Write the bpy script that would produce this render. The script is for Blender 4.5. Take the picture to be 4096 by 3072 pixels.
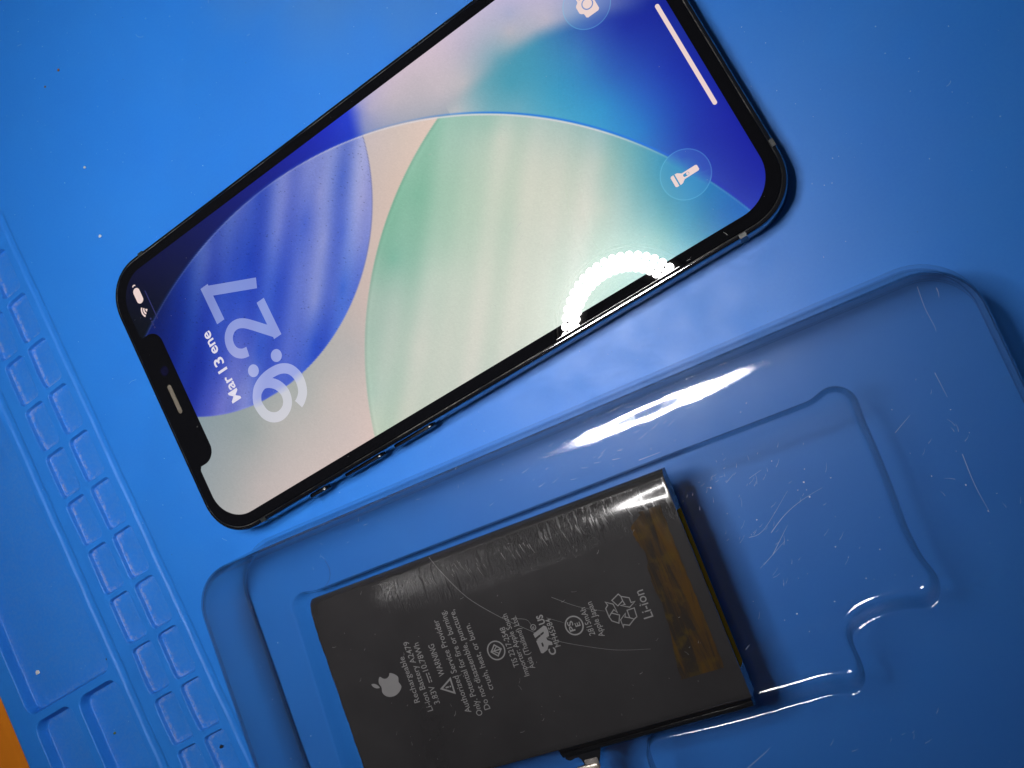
import bpy, bmesh, math, random
import numpy as np
from mathutils import Vector, Matrix
from mathutils.geometry import tessellate_polygon

# ---------------------------------------------------------------- scene, camera, world, light level
for o in list(bpy.data.objects):
    bpy.data.objects.remove(o)
SC = bpy.context.scene
COL = SC.collection
SC.render.engine = 'CYCLES'
SC.cycles.transparent_max_bounces = 40
SC.cycles.max_bounces = 14
SC.cycles.glossy_bounces = 8
SC.cycles.use_light_tree = True
SC.cycles.sample_clamp_indirect = 6.0
SC.render.resolution_x, SC.render.resolution_y = 1024, 768
SC.view_settings.view_transform = 'Standard'
SC.view_settings.look = 'None'
SC.view_settings.exposure = 0.0
SC.view_settings.gamma = 1.0

MM = 0.001
cam = bpy.data.cameras.new('camera')
camo = bpy.data.objects.new('camera', cam)
COL.objects.link(camo)
cam.sensor_width = 36.0
cam.lens = 3478.13 / 4096 * 36.0
cam.clip_start = 0.005
cam.clip_end = 50.0
_r = Vector((0.82251, -0.45956, -0.33507))
_d = Vector((-0.48345, -0.87526, 0.01371))
_f = Vector((-0.29958, 0.15071, -0.94209))
M = Matrix((( _r.x, -_d.x, -_f.x), (_r.y, -_d.y, -_f.y), (_r.z, -_d.z, -_f.z))).to_4x4()
M.translation = Vector((60.089, -64.092, 173.579)) * MM
camo.matrix_world = M
SC.camera = camo

world = bpy.data.worlds.new('World')
SC.world = world
world.use_nodes = True
bg = world.node_tree.nodes['Background']
bg.inputs[0].default_value = (0.80, 0.86, 1.0, 1)      # dim workshop around the bench
bg.inputs[1].default_value = 0.045

LED_STRENGTH = 190.0
LAMP_C = (-3.6, -3.9, 242.0)                            # ring lamp over the bench, found from its mirror image

# ---------------------------------------------------------------- helpers
rng = np.random.default_rng(7)
random.seed(7)

def lin(c):
    c = np.asarray(c, float) / 255.0
    return np.where(c <= 0.04045, c / 12.92, ((c + 0.055) / 1.055) ** 2.4)

def mesh(name, verts, faces, mat=None, smooth=True, cols=None, colname='Col'):
    """verts in mm"""
    me = bpy.data.meshes.new(name)
    v = np.asarray(verts, float) * MM
    if isinstance(faces, np.ndarray):
        n, k = faces.shape
        me.vertices.add(len(v)); me.vertices.foreach_set('co', v.ravel())
        me.loops.add(n * k); me.loops.foreach_set('vertex_index', faces.ravel().astype(np.int32))
        me.polygons.add(n)
        me.polygons.foreach_set('loop_start', np.arange(0, n * k, k, dtype=np.int32))
        me.polygons.foreach_set('loop_total', np.full(n, k, dtype=np.int32))
        me.update(calc_edges=True)
    else:
        me.from_pydata([tuple(p) for p in v], [], [tuple(f) for f in faces])
    me.validate()
    if smooth:
        me.polygons.foreach_set('use_smooth', np.ones(len(me.polygons), dtype=bool))
    if cols is not None:
        a = me.attributes.new(colname, 'FLOAT_COLOR', 'POINT')
        c = np.ones((len(v), 4)); c[:, :cols.shape[1]] = cols
        a.data.foreach_set('color', c.ravel())
    if mat:
        me.materials.append(mat)
    me.update()
    return me

def link(name, me, parent=None, loc=None, label=None, cat=None, group=None, kind=None):
    o = bpy.data.objects.new(name, me)
    COL.objects.link(o)
    if parent: o.parent = parent
    if loc: o.location = Vector(loc) * MM
    for k, v in (('label', label), ('category', cat), ('group', group), ('kind', kind)):
        if v: o[k] = v
    return o

def empty(name, loc, rz, label, cat, group=None):
    o = link(name, None, None, loc, label, cat, group)
    o.rotation_euler = (0, 0, rz)
    o.empty_display_size = 0.01
    return o

def auto_smooth(o, deg=40):
    me = o.data
    bm = bmesh.new(); bm.from_mesh(me)
    for e in bm.edges:
        if len(e.link_faces) == 2 and e.calc_face_angle(0) > math.radians(deg):
            e.smooth = False
    bm.to_mesh(me); bm.free()

def rrect(hx, hy, r, n=14, cx=0, cy=0, p=2.0):
    """rounded rectangle outline, counter-clockwise; p>2 = squarer 'continuous' corner"""
    pts = []
    for qx, qy, a0 in ((1, 1, 0), (-1, 1, 90), (-1, -1, 180), (1, -1, 270)):
        for i in range(n + 1):
            a = math.radians(a0 + 90 * i / n)
            c, s = math.cos(a), math.sin(a)
            c = math.copysign(abs(c) ** (2 / p), c); s = math.copysign(abs(s) ** (2 / p), s)
            pts.append((cx + qx * (hx - r) + r * c, cy + qy * (hy - r) + r * s))
    return pts

def tri_poly(loops):
    """triangulate 2-D loops (first outer, rest holes) -> tris over concatenated points"""
    ls = [[Vector((x, y, 0)) for x, y in l] for l in loops]
    return [tuple(t) for t in tessellate_polygon(ls)]

def fix_up(v, tris):
    out = []
    for a, b, c in tris:
        A, B, Cc = v[a], v[b], v[c]
        if (B[0] - A[0]) * (Cc[1] - A[1]) - (B[1] - A[1]) * (Cc[0] - A[0]) < 0:
            b, c = c, b
        out.append((a, b, c))
    return out

def lofted(rings, cap_top=True, cap_bot=True):
    """rings: list of equal-length CCW loops of (x,y,z), bottom to top"""
    v = [p for r in rings for p in r]
    n = len(rings[0]); f = []
    for k in range(len(rings) - 1):
        for i in range(n):
            j = (i + 1) % n
            f.append((k * n + i, k * n + j, (k + 1) * n + j, (k + 1) * n + i))
    if cap_top:
        off = (len(rings) - 1) * n
        t = fix_up(v[off:], tri_poly([[(p[0], p[1]) for p in rings[-1]]]))
        f += [tuple(off + i for i in q) for q in t]
    if cap_bot:
        t = fix_up(v[:n], tri_poly([[(p[0], p[1]) for p in rings[0]]]))
        f += [tuple(reversed(q)) for q in t]
    return v, f

def strip(pts, w, z, closed=False, w_end=None, dz=0.0):
    """flat ribbon along a polyline"""
    P = [Vector((p[0], p[1])) for p in pts]
    n = len(P); v = []; f = []
    for i, p in enumerate(P):
        a = P[i - 1] if (i > 0 or closed) else P[i]
        b = P[(i + 1) % n] if (i < n - 1 or closed) else P[i]
        t1 = (p - a); t2 = (b - p)
        t1 = t1.normalized() if t1.length > 1e-9 else t2.normalized()
        t2 = t2.normalized() if t2.length > 1e-9 else t1
        t = (t1 + t2)
        t = t.normalized() if t.length > 1e-6 else t1
        nn = Vector((-t.y, t.x))
        m = 1.0 / max(0.5, nn.dot(Vector((-t1.y, t1.x))))
        ww = w if w_end is None else w + (w_end - w) * i / max(1, n - 1)
        for s in (-1, 0, 1):
            q = p + nn * (s * ww / 2 * m)
            v.append((q.x, q.y, z + dz * i))
    rng_ = range(n if closed else n - 1)
    for i in rng_:
        j = (i + 1) % n
        for s in (0, 1):
            f.append((i * 3 + s, j * 3 + s, j * 3 + s + 1, i * 3 + s + 1))
    f = [q if True else q for q in f]
    # face up
    out = []
    for q in f:
        A, B, Cc = v[q[0]], v[q[1]], v[q[2]]
        ar = (B[0] - A[0]) * (Cc[1] - A[1]) - (B[1] - A[1]) * (Cc[0] - A[0])
        out.append(q if ar > 0 else tuple(reversed(q)))
    return v, out

def join(*vf):
    V = []; F = []
    for v, f in vf:
        o = len(V); V += list(v); F += [tuple(i + o for i in q) for q in f]
    return V, F

def flat(loops, z):
    v = [(x, y, z) for l in loops for x, y in l]
    return v, fix_up(v, tri_poly(loops))

def catmull(P, closed=False, k=6):
    P = [np.array(p, float) for p in P]; n = len(P); out = []
    for i in range(n if closed else n - 1):
        if closed:
            a, b, c, d = P[(i - 1) % n], P[i], P[(i + 1) % n], P[(i + 2) % n]
        else:
            a, b, c, d = P[max(i - 1, 0)], P[i], P[i + 1], P[min(i + 2, n - 1)]
        for t in np.arange(k) / k:
            out.append(tuple(0.5 * ((2 * b) + (c - a) * t + (2 * a - 5 * b + 4 * c - d) * t * t + (3 * b - a - 3 * c + d) * t ** 3)))
    if not closed: out.append(tuple(P[-1]))
    return out

def circle(cx, cy, r, n=40, a0=0, a1=360):
    return [(cx + r * math.cos(math.radians(a0 + (a1 - a0) * i / n)), cy + r * math.sin(math.radians(a0 + (a1 - a0) * i / n)))
            for i in range(n if a1 - a0 == 360 else n + 1)]

def text_mesh(body, start, end, z, cap=None, bold=0.0):
    """text laid from start to end (2-D, baseline) fitted to that length; returns verts(mm), faces"""
    cu = bpy.data.curves.new('t', 'FONT'); cu.body = body; cu.size = 1.0; cu.offset = bold; cu.resolution_u = 3
    ob = bpy.data.objects.new('t', cu); COL.objects.link(ob)
    bpy.context.view_layer.update()
    dg = bpy.context.evaluated_depsgraph_get()
    me = bpy.data.meshes.new_from_object(ob.evaluated_get(dg))
    v = np.array([tuple(q.co) for q in me.vertices])
    f = [tuple(p.vertices) for p in me.polygons]
    bpy.data.objects.remove(ob); bpy.data.meshes.remove(me); bpy.data.curves.remove(cu)
    x0, x1 = v[:, 0].min(), v[:, 0].max()
    S = np.array(start[:2], float); E = np.array(end[:2], float)
    L = np.linalg.norm(E - S); ux = (E - S) / L; uy = np.array([-ux[1], ux[0]])
    sx = L / (x1 - x0); sy = sx if cap is None else cap / 0.729
    P = S + np.outer((v[:, 0] - x0) * sx, ux) + np.outer(v[:, 1] * sy, uy)
    V = [(p[0], p[1], z) for p in P]
    return V, [q if True else q for q in f]

# ---- node helpers
class NT:
    def __init__(s, name):
        s.m = bpy.data.materials.new(name); s.m.use_nodes = True
        s.t = s.m.node_tree; s.n = s.t.nodes; s.b = s.n['Principled BSDF']; s.out = s.n['Material Output']
    def new(s, t, **kw):
        x = s.n.new(t)
        for k, v in kw.items(): setattr(x, k, v)
        return x
    def set(s, **kw):
        for k, v in kw.items():
            i = s.b.inputs[k.replace('_', ' ')]
            if hasattr(v, 'is_output'): s.t.links.new(v, i)
            else: i.default_value = (*v, 1) if isinstance(v, tuple) and len(v) == 3 and i.type == 'RGBA' else v
        return s
    def l(s, a, b): s.t.links.new(a, b)
    def co(s, scale=(1, 1, 1), rot=(0, 0, 0), kind='Object'):
        tc = s.new('ShaderNodeTexCoord'); mp = s.new('ShaderNodeMapping')
        mp.inputs['Scale'].default_value = tuple(1000 * q for q in scale); mp.inputs['Rotation'].default_value = rot
        s.l(tc.outputs[kind], mp.inputs['Vector']); return mp.outputs[0]
    def noise(s, vec, scale, detail=3, rough=0.5, dist=0.0):
        x = s.new('ShaderNodeTexNoise'); x.inputs['Scale'].default_value = scale; x.inputs['Detail'].default_value = detail
        x.inputs['Roughness'].default_value = rough; x.inputs['Distortion'].default_value = dist
        s.l(vec, x.inputs['Vector']); return x.outputs[0]
    def ramp(s, fac, stops):
        x = s.new('ShaderNodeValToRGB'); e = x.color_ramp.elements
        while len(e) < len(stops): e.new(0.5)
        for q, (p, c) in zip(e, stops):
            q.position = p; q.color = (c, c, c, 1) if not isinstance(c, tuple) else (*c, 1)
        s.l(fac, x.inputs[0]); return x.outputs[0]
    def mix(s, fac, a, b, kind='RGBA', blend='MIX'):
        x = s.new('ShaderNodeMix', data_type=kind)
        if kind == 'RGBA': x.blend_type = blend
        ins = [i for i in x.inputs if i.enabled]
        for i, v in zip(ins, (fac, a, b)):
            if hasattr(v, 'is_output'): s.l(v, i)
            else: i.default_value = (*v, 1) if isinstance(v, tuple) and len(v) == 3 else v
        return [o for o in x.outputs if o.enabled][0]
    def math(s, op, a, b=0.0, clamp=False):
        x = s.new('ShaderNodeMath', operation=op, use_clamp=clamp)
        for i, v in zip(x.inputs, (a, b)):
            if hasattr(v, 'is_output'): s.l(v, i)
            else: i.default_value = v
        return x.outputs[0]
    def bump(s, h, strength, dist_mm=0.1, normal=None):
        x = s.new('ShaderNodeBump'); x.inputs['Strength'].default_value = strength; x.inputs['Distance'].default_value = dist_mm * MM
        s.l(h, x.inputs['Height'])
        if normal: s.l(normal, x.inputs['Normal'])
        return x.outputs[0]

# ---------------------------------------------------------------- materials
def m_mat():
    t = NT('blue_silicone')
    v = t.co()
    n1 = t.noise(v, 0.035, 4, 0.6)          # broad handling marks
    n2 = t.noise(v, 1.6, 4, 0.6)
    n3 = t.noise(v, 0.12, 3, 0.5)
    c = t.mix(t.ramp(n1, [(0.3, 0.0), (0.7, 1.0)]), (0.013, 0.160, 0.605), (0.017, 0.174, 0.615))
    c = t.mix(t.ramp(n2, [(0.35, 0.0), (0.75, 0.13)]), c, (0.05, 0.26, 0.62))
    # grime in the pockets
    a = t.new('ShaderNodeAttribute', attribute_name='Grime')
    g = t.math('MULTIPLY', a.outputs['Fac'], t.ramp(t.noise(v, 1.1, 4, 0.7), [(0.42, 0.0), (0.62, 1.0)]))
    c = t.mix(t.math('MULTIPLY', g, 0.42), c, (0.42, 0.36, 0.36))
    # faint greenish stain patches
    st = t.new('ShaderNodeAttribute', attribute_name='Stain')
    c = t.mix(t.math('MULTIPLY', st.outputs['Fac'], 0.35), c, (0.13, 0.24, 0.27))
    # pale dust film specks
    vo = t.new('ShaderNodeTexVoronoi'); vo.inputs['Scale'].default_value = 0.33; t.l(v, vo.inputs['Vector'])
    sp = t.ramp(vo.outputs['Distance'], [(0.0, 1.0), (0.035, 0.7), (0.06, 0.0)])
    sp = t.math('MULTIPLY', sp, t.ramp(t.noise(v, 0.11, 2), [(0.5, 0.0), (0.62, 1.0)]))
    c = t.mix(t.math('MULTIPLY', sp, 0.55), c, (0.35, 0.45, 0.62))
    # scuffs
    v2 = t.co((0.25, 3.0, 1), (0, 0, 0.6)); sc = t.ramp(t.noise(v2, 0.5, 5, 0.75), [(0.62, 0.0), (0.8, 0.16)])
    c = t.mix(sc, c, (0.16, 0.30, 0.62))
    t.set(Base_Color=c, Specular_IOR_Level=0.42)
    t.set(Roughness=t.ramp(n3, [(0.3, 0.41), (0.7, 0.49)]))
    t.set(Normal=t.bump(t.noise(v, 2.6, 4, 0.7), 0.16, 0.06))
    return t.m

def m_gloss(name, col, rough=0.12, spec=0.5, bump=None, coat=0.0, metal=0.0):
    t = NT(name); t.set(Base_Color=col, Roughness=rough, Specular_IOR_Level=spec, Coat_Weight=coat, Metallic=metal)
    if bump:
        t.set(Normal=t.bump(t.noise(t.co(), bump[0], 4, 0.6), bump[1], bump[2]))
    return t.m

def m_screen():
    """lit pixels under cover glass"""
    t = NT('screen_pixels')
    a = t.new('ShaderNodeAttribute', attribute_name='Col')
    t.set(Base_Color=(0.004, 0.004, 0.005), Roughness=0.21, Specular_IOR_Level=0.16, Emission_Color=a.outputs['Color'], Emission_Strength=1.0,
          Coat_Weight=1.0, Coat_Roughness=0.0, Coat_IOR=1.5)
    return t.m

def m_screen_flat(name, rgb, k=1.0):
    t = NT(name)
    t.set(Base_Color=(0.004, 0.004, 0.005), Roughness=0.16, Specular_IOR_Level=0.06, Emission_Color=tuple(float(x) for x in lin(rgb)), Emission_Strength=k,
          Coat_Weight=1.0, Coat_Roughness=0.0, Coat_IOR=1.5)
    return t.m

def m_frame():
    """polished graphite metal with scuffed corners"""
    t = NT('polished_dark_frame')
    v = t.co()
    n = t.noise(v, 2.0, 5, 0.75); big = t.noise(v, 0.035, 2, 0.5)
    wear = t.math('MULTIPLY', t.ramp(n, [(0.55, 0.0), (0.70, 1.0)]), t.ramp(big, [(0.52, 0.0), (0.66, 1.0)]))
    t.set(Base_Color=t.mix(wear, (0.20, 0.20, 0.215), (0.34, 0.33, 0.31)), Metallic=1.0)
    t.set(Roughness=t.mix(wear, 0.07, 0.45, 'FLOAT'))
    t.set(Normal=t.bump(t.math('MULTIPLY', n, wear), 0.35, 0.05))
    return t.m

def m_tray():
    """thin clear PET: straight transmission, Fresnel gloss, path-length absorption, fine scuffs"""
    t = NT('clear_plastic')
    for n in (t.b,): t.n.remove(n)
    v = t.co()
    # bump: waviness of the thermoformed sheet + fine scratches
    wav = t.noise(v, 0.09, 2, 0.4)
    b1 = t.bump(wav, 0.5, 0.35)
    fine = t.noise(v, 3.5, 4, 0.75)
    b2 = t.bump(fine, 0.10, 0.03, b1)
    scr = t.noise(t.co((2.6, 0.22, 1.0), (0, 0, -0.1)), 1.0, 4, 0.7)
    b3 = t.bump(scr, 0.22, 0.05, b2)
    fl = t.new('ShaderNodeLayerWeight'); fl.inputs['Blend'].default_value = 0.5; t.l(b1, fl.inputs['Normal'])
    fr = t.math('ADD', 0.046, t.math('MULTIPLY', 0.90, t.math('POWER', fl.outputs['Facing'], 5.0)))
    gl = t.new('ShaderNodeBsdfGlossy'); gl.inputs['Roughness'].default_value = 0.055; t.l(b3, gl.inputs['Normal'])
    gl.inputs['Color'].default_value = (1, 1, 1, 1)
    gl2 = t.new('ShaderNodeBsdfGlossy'); gl2.inputs['Roughness'].default_value = 0.32; t.l(b3, gl2.inputs['Normal'])
    mg = t.new('ShaderNodeMixShader'); mg.inputs[0].default_value = 0.06; t.l(gl.outputs[0], mg.inputs[1]); t.l(gl2.outputs[0], mg.inputs[2])
    # absorption grows with the slant of the sheet
    lw = t.new('ShaderNodeLayerWeight'); lw.inputs['Blend'].default_value = 0.5; 
    cosn = t.math('SUBTRACT', 1.0, lw.outputs['Facing'])
    inv = t.math('DIVIDE', 1.0, t.math('MAXIMUM', cosn, 0.055))
    T = t.math('MULTIPLY', 0.945, t.math('POWER', 0.895, t.math('SUBTRACT', inv, 1.0)))
    col = t.new('ShaderNodeCombineColor'); t.l(T, col.inputs[0]); t.l(t.math('POWER', T, 0.96), col.inputs[1]); t.l(t.math('POWER', T, 0.93), col.inputs[2])
    tr = t.new('ShaderNodeBsdfTransparent'); t.l(col.outputs[0], tr.inputs['Color'])
    # milky scuffing
    df = t.new('ShaderNodeBsdfDiffuse'); df.inputs['Color'].default_value = (0.75, 0.76, 0.80, 1)
    sm = t.ramp(t.noise(v, 0.06, 3, 0.6), [(0.45, 0.3), (0.7, 1.0)])
    s1 = t.ramp(t.noise(t.co((0.25, 6.0, 1.0), (0, 0, -0.55)), 0.8, 4, 0.7), [(0.64, 0.0), (0.8, 1.0)])
    s2 = t.ramp(t.noise(t.co((0.2, 5.0, 1.0), (0, 0, 0.75)), 0.7, 4, 0.7), [(0.66, 0.0), (0.82, 1.0)])
    dfw = t.math('ADD', 0.002, t.math('MULTIPLY', sm, t.math('MULTIPLY', t.math('ADD', s1, s2), 0.07)))
    m1 = t.new('ShaderNodeMixShader'); t.l(dfw, m1.inputs[0]); t.l(tr.outputs[0], m1.inputs[1]); t.l(df.outputs[0], m1.inputs[2])
    m2 = t.new('ShaderNodeMixShader'); t.l(fr, m2.inputs[0]); t.l(m1.outputs[0], m2.inputs[1]); t.l(mg.outputs[0], m2.inputs[2])
    t.l(m2.outputs[0], t.out.inputs['Surface'])
    return t.m

def m_battery():
    t = NT('battery_wrap')
    v = t.co()
    n = t.noise(v, 0.06, 3, 0.6)
    c = t.mix(t.ramp(n, [(0.3, 0.0), (0.7, 1.0)]), (0.0185, 0.0172, 0.0180), (0.026, 0.0245, 0.0255))
    c = t.mix(t.ramp(t.noise(v, 2.4, 3, 0.7), [(0.70, 0.0), (0.82, 0.25)]), c, (0.12, 0.11, 0.10))
    t.set(Base_Color=c, Specular_IOR_Level=0.38, Roughness=0.22)
    # handling scratches across the long edge
    brist = t.noise(t.co((1.5, 0.13, 1.0), (0, 0, 0.16)), 1.0, 5, 0.75)
    sx = t.new('ShaderNodeSeparateXYZ'); t.l(t.co(), sx.inputs[0])
    zone = t.ramp(t.math('MULTIPLY', sx.outputs['Y'], 0.05), [(0.30, 0.02), (0.56, 0.12), (0.74, 1.0), (0.98, 1.0), (1.0, 0.2)])
    zx = t.ramp(t.math('ADD', t.math('MULTIPLY', sx.outputs['X'], 0.0125), 0.5), [(0.16, 0.02), (0.42, 0.55), (0.62, 1.0), (0.90, 0.7)])
    zone = t.math('MULTIPLY', zone, zx)
    bs = t.ramp(brist, [(0.44, 0.0), (0.50, 0.75), (0.57, 0.2), (0.66, 1.0)])
    b1 = t.bump(t.math('MULTIPLY', t.math('SUBTRACT', bs, 0.45), zone), 1.0, 0.11)
    b2 = t.bump(t.noise(t.co((0.2, 4.0, 1.0), (0, 0, 0.5)), 0.9, 4, 0.7), 0.16, 0.03, b1)
    b3 = t.bump(t.noise(v, 0.16, 2, 0.5), 0.15, 0.25, b2)
    t.set(Normal=b3)
    t.set(Coat_Weight=0.5, Coat_Roughness=0.10)
    return t.m

def m_tape():
    t = NT('amber_tape')
    n = t.noise(t.co((1.0, 0.13, 1), (0, 0, 0.08)), 0.55, 5, 0.65, 0.6)
    c = t.mix(t.ramp(n, [(0.44, 0.0), (0.64, 1.0)]), (0.020, 0.016, 0.013), (0.055, 0.029, 0.008))
    n2 = t.noise(t.co(), 0.35, 3, 0.6)
    c = t.mix(t.ramp(n2, [(0.52, 0.0), (0.75, 0.65)]), c, (0.062, 0.041, 0.007))
    t.set(Base_Color=c, Roughness=0.16, Specular_IOR_Level=0.5, Normal=t.bump(n, 0.8, 0.16))
    return t.m

def m_desk():
    t = NT('orange_wood')
    v = t.co((1.0, 0.12, 1), (0, 0, 0.15))
    n = t.noise(v, 0.35, 5, 0.6, 0.4)
    t.set(Base_Color=t.mix(n, (0.50, 0.14, 0.006), (0.66, 0.20, 0.010)), Roughness=0.5, Specular_IOR_Level=0.25)
    return t.m

def m_emit(name, col, s):
    t = NT(name); t.n.remove(t.b)
    e = t.new('ShaderNodeEmission'); e.inputs[0].default_value = (*col, 1); e.inputs[1].default_value = s
    # lensed bead: narrow beam about its own axis
    g = t.new('ShaderNodeNewGeometry'); d = t.new('ShaderNodeVectorMath', operation='DOT_PRODUCT')
    t.l(g.outputs['Normal'], d.inputs[0]); t.l(g.outputs['Incoming'], d.inputs[1])
    t.l(t.math('MULTIPLY', t.math('POWER', t.math('MAXIMUM', d.outputs['Value'], 0.0), 3.0), s), e.inputs[1])
    t.l(e.outputs[0], t.out.inputs['Surface']); return t.m

MAT_BLUE = m_mat()
MAT_DESK = m_desk()
MAT_FRAME = m_frame()
MAT_GLASS = m_gloss('black_cover_glass', (0.003, 0.003, 0.004), 0.0, 0.5)
MAT_BUTTON = m_gloss('black_button_metal', (0.004, 0.004, 0.006), 0.25, 0.5)
MAT_BAND = m_gloss('antenna_plastic', (0.012, 0.014, 0.014), 0.4)
MAT_MESH = m_gloss('speaker_mesh', (0.13, 0.11, 0.085), 0.6, 0.4, (9.0, 0.6, 0.1))
MAT_LENS = m_gloss('lens_glass', (0.004, 0.004, 0.02), 0.05, 0.8)
MAT_SCREEN = m_screen()
MAT_ICON = m_screen_flat('lit_icon', (238, 214, 210))
MAT_ICON_DIM = m_screen_flat('dim_icon', (48, 50, 105))
MAT_DATE = m_screen_flat('lit_date', (226, 222, 238))
MAT_TRAY = m_tray()
MAT_BATT = m_battery()
MAT_INK = m_gloss('grey_print', (0.135, 0.131, 0.133), 0.45)
MAT_STRIP = m_gloss('black_strip', (0.006, 0.006, 0.007), 0.16, 0.5, (0.5, 0.25, 0.3))
MAT_TAPE = m_tape()
MAT_FLEX = m_gloss('black_flex', (0.008, 0.008, 0.010), 0.25, 0.5)
MAT_STEEL = m_gloss('nickel_plate', (0.52, 0.46, 0.40), 0.38, 0.5, (4.0, 0.5, 0.05), 0, 0.75)
MAT_SCRATCH = m_gloss('scratched_wrap', (0.13, 0.128, 0.13), 0.4)
MAT_HOUSE = m_gloss('lamp_housing', (0.02, 0.018, 0.016), 0.5)
MAT_LED = m_emit('led_light', (1.0, 0.98, 0.97), LED_STRENGTH)
MAT_WHITE = m_gloss('white_crumb', (0.60, 0.57, 0.54), 0.7, 0.3)
MAT_DARK = m_gloss('dark_crumb', (0.018, 0.014, 0.014), 0.5)
MAT_RUST = m_gloss('rust_crumb', (0.22, 0.085, 0.03), 0.7)
MAT_TAN = m_gloss('tan_crumb', (0.38, 0.26, 0.10), 0.7)
MAT_FIBRE = m_gloss('fibre', (0.02, 0.03, 0.08), 0.5)

# ---------------------------------------------------------------- ring lamp (it stands above the frame; the phone glass mirrors it)
LAMP_AX = Vector((-0.8 * math.sin(math.radians(10)), 0.6 * math.sin(math.radians(10)), -math.cos(math.radians(10))))
LAMP_R = (-LAMP_AX).to_track_quat('Z', 'Y').to_matrix()
lamp = empty('ring_lamp', LAMP_C, 0, 'black ring lamp of white light beads hanging above the phone and tray', 'lamp')
lamp.rotation_euler = LAMP_R.to_euler()
def to_lamp(p): return tuple(LAMP_R.transposed() @ Vector(p))
def lamp_house():
    ro, ri, n = 38.0, 22.0, 96
    R = []
    for r, z in ((ri, 0.6), (ri, 12), (ri + 1.5, 14), (ro - 1.5, 14), (ro, 12), (ro, -1.0), (ro - 1.2, -1.0), (ro - 1.2, 0.6)):
        R.append([(r * math.cos(2 * math.pi * i / n), r * math.sin(2 * math.pi * i / n), z) for i in range(n)])
    v = [p for r in R for p in r]; f = []
    for k in range(len(R)):
        k2 = (k + 1) % len(R)
        for i in range(n):
            j = (i + 1) % n
            f.append((k * n + i, k * n + j, k2 * n + j, k2 * n + i))
    me = mesh('housing', v, f, MAT_HOUSE)
    bm = bmesh.new(); bm.from_mesh(me); bmesh.ops.recalc_face_normals(bm, faces=bm.faces); bm.to_mesh(me); bm.free()
    o = link('housing', me, lamp); auto_smooth(o)
    # gooseneck-like arm up and away to a post standing on the desk behind the view
    path = catmull([(0, 36, 8), (0, 60, 20), (20, 120, 40), (60, 200, 40), (90, 260, -10), (95, 275, -120), (95, 275, -246.5)], k=6)
    rings = []
    P = [Vector(p) for p in path]
    for i, p in enumerate(P):
        t = (P[min(i + 1, len(P) - 1)] - P[max(i - 1, 0)]).normalized()
        a = t.cross(Vector((1, 0, 0))).normalized(); b = t.cross(a)
        rings.append([to_lamp(p + (a * math.cos(q) + b * math.sin(q)) * 4.5) for q in [2 * math.pi * k / 12 for k in range(12)]])
    v = [p for r in rings for p in r]; f = []
    for k in range(len(rings) - 1):
        for i in range(12):
            j = (i + 1) % 12
            f.append((k * 12 + i, k * 12 + j, (k + 1) * 12 + j, (k + 1) * 12 + i))
    link('arm', mesh('arm', v, f, MAT_HOUSE), lamp)
    c = (95, 275)
    rg = [[(c[0] + r * math.cos(2 * math.pi * i / 48), c[1] + r * math.sin(2 * math.pi * i / 48), z) for i in range(48)]
          for r, z in ((55, -246.5), (55, -238), (52, -235), (8, -232))]
    bv, bf = lofted(rg)
    link('base', mesh('base', [to_lamp(p) for p in bv], bf, MAT_HOUSE), lamp)
lamp_house()
def bead():
    n = 14; v = [(0, 0, -0.3)]
    for r, z in ((1.0, -0.3), (1.95, -0.3), (2.0, 0.3)):
        v += [(r * math.cos(2 * math.pi * i / n), r * math.sin(2 * math.pi * i / n), z) for i in range(n)]
    f = [(0, 1 + (i + 1) % n, 1 + i) for i in range(n)]
    for k in range(2):
        for i in range(n):
            j = (i + 1) % n; a = 1 + k * n; b = a + n
            f.append((a + i, a + j, b + j, b + i))
    return mesh('led', v, f, MAT_LED, False)
bd = bead()
for rr in (26.9, 29.9, 32.7):
    for i in range(48):
        a = 2 * math.pi * (i + (0.5 if rr == 28.7 else 0)) / 48
        link('led', bd, lamp, (rr * math.cos(a), rr * math.sin(a), 0.2))

# ---------------------------------------------------------------- desk and repair mat
v = [(-900, -900, -5), (900, -900, -5), (900, 900, -5), (-900, 900, -5), (-900, -900, -30), (900, -900, -30), (900, 900, -30), (-900, 900, -30)]
link('desk', mesh('desk', v, [(0, 1, 2, 3), (7, 6, 5, 4), (0, 4, 5, 1), (1, 5, 6, 2), (2, 6, 7, 3), (3, 7, 4, 0)], MAT_DESK, False), kind='structure')

MO = np.array([-100.82, 66.37]); MU = np.array([0.99978, 0.02102]); MV = np.array([0.02102, -0.99978])
def mat_w(u, v): return MO[0] + u * MU[0] + v * MV[0], MO[1] + u * MU[1] + v * MV[1]

POCK = []                                            # (u0,u1,v0,v1,depth,corner,wall)
for k in range(-1, 12):
    for u0, u1 in ((-9.6, -2.7), (-18.85, -11.95)):
        v0 = 15.05 + 13.82 * k
        POCK.append((u0, u1, v0, v0 + 12.15, 1.2, 1.3, 0.30))
POCK.append((-59.2, -27.2, 25.0, 113.0, 3.0, 3.0, 0.8))
POCK.append((-41.8, -27.2, 115.3, 175.0, 3.0, 3.2, 0.85))
POCK.append((-58.8, -44.4, 115.3, 175.0, 3.0, 3.2, 0.85))

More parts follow.
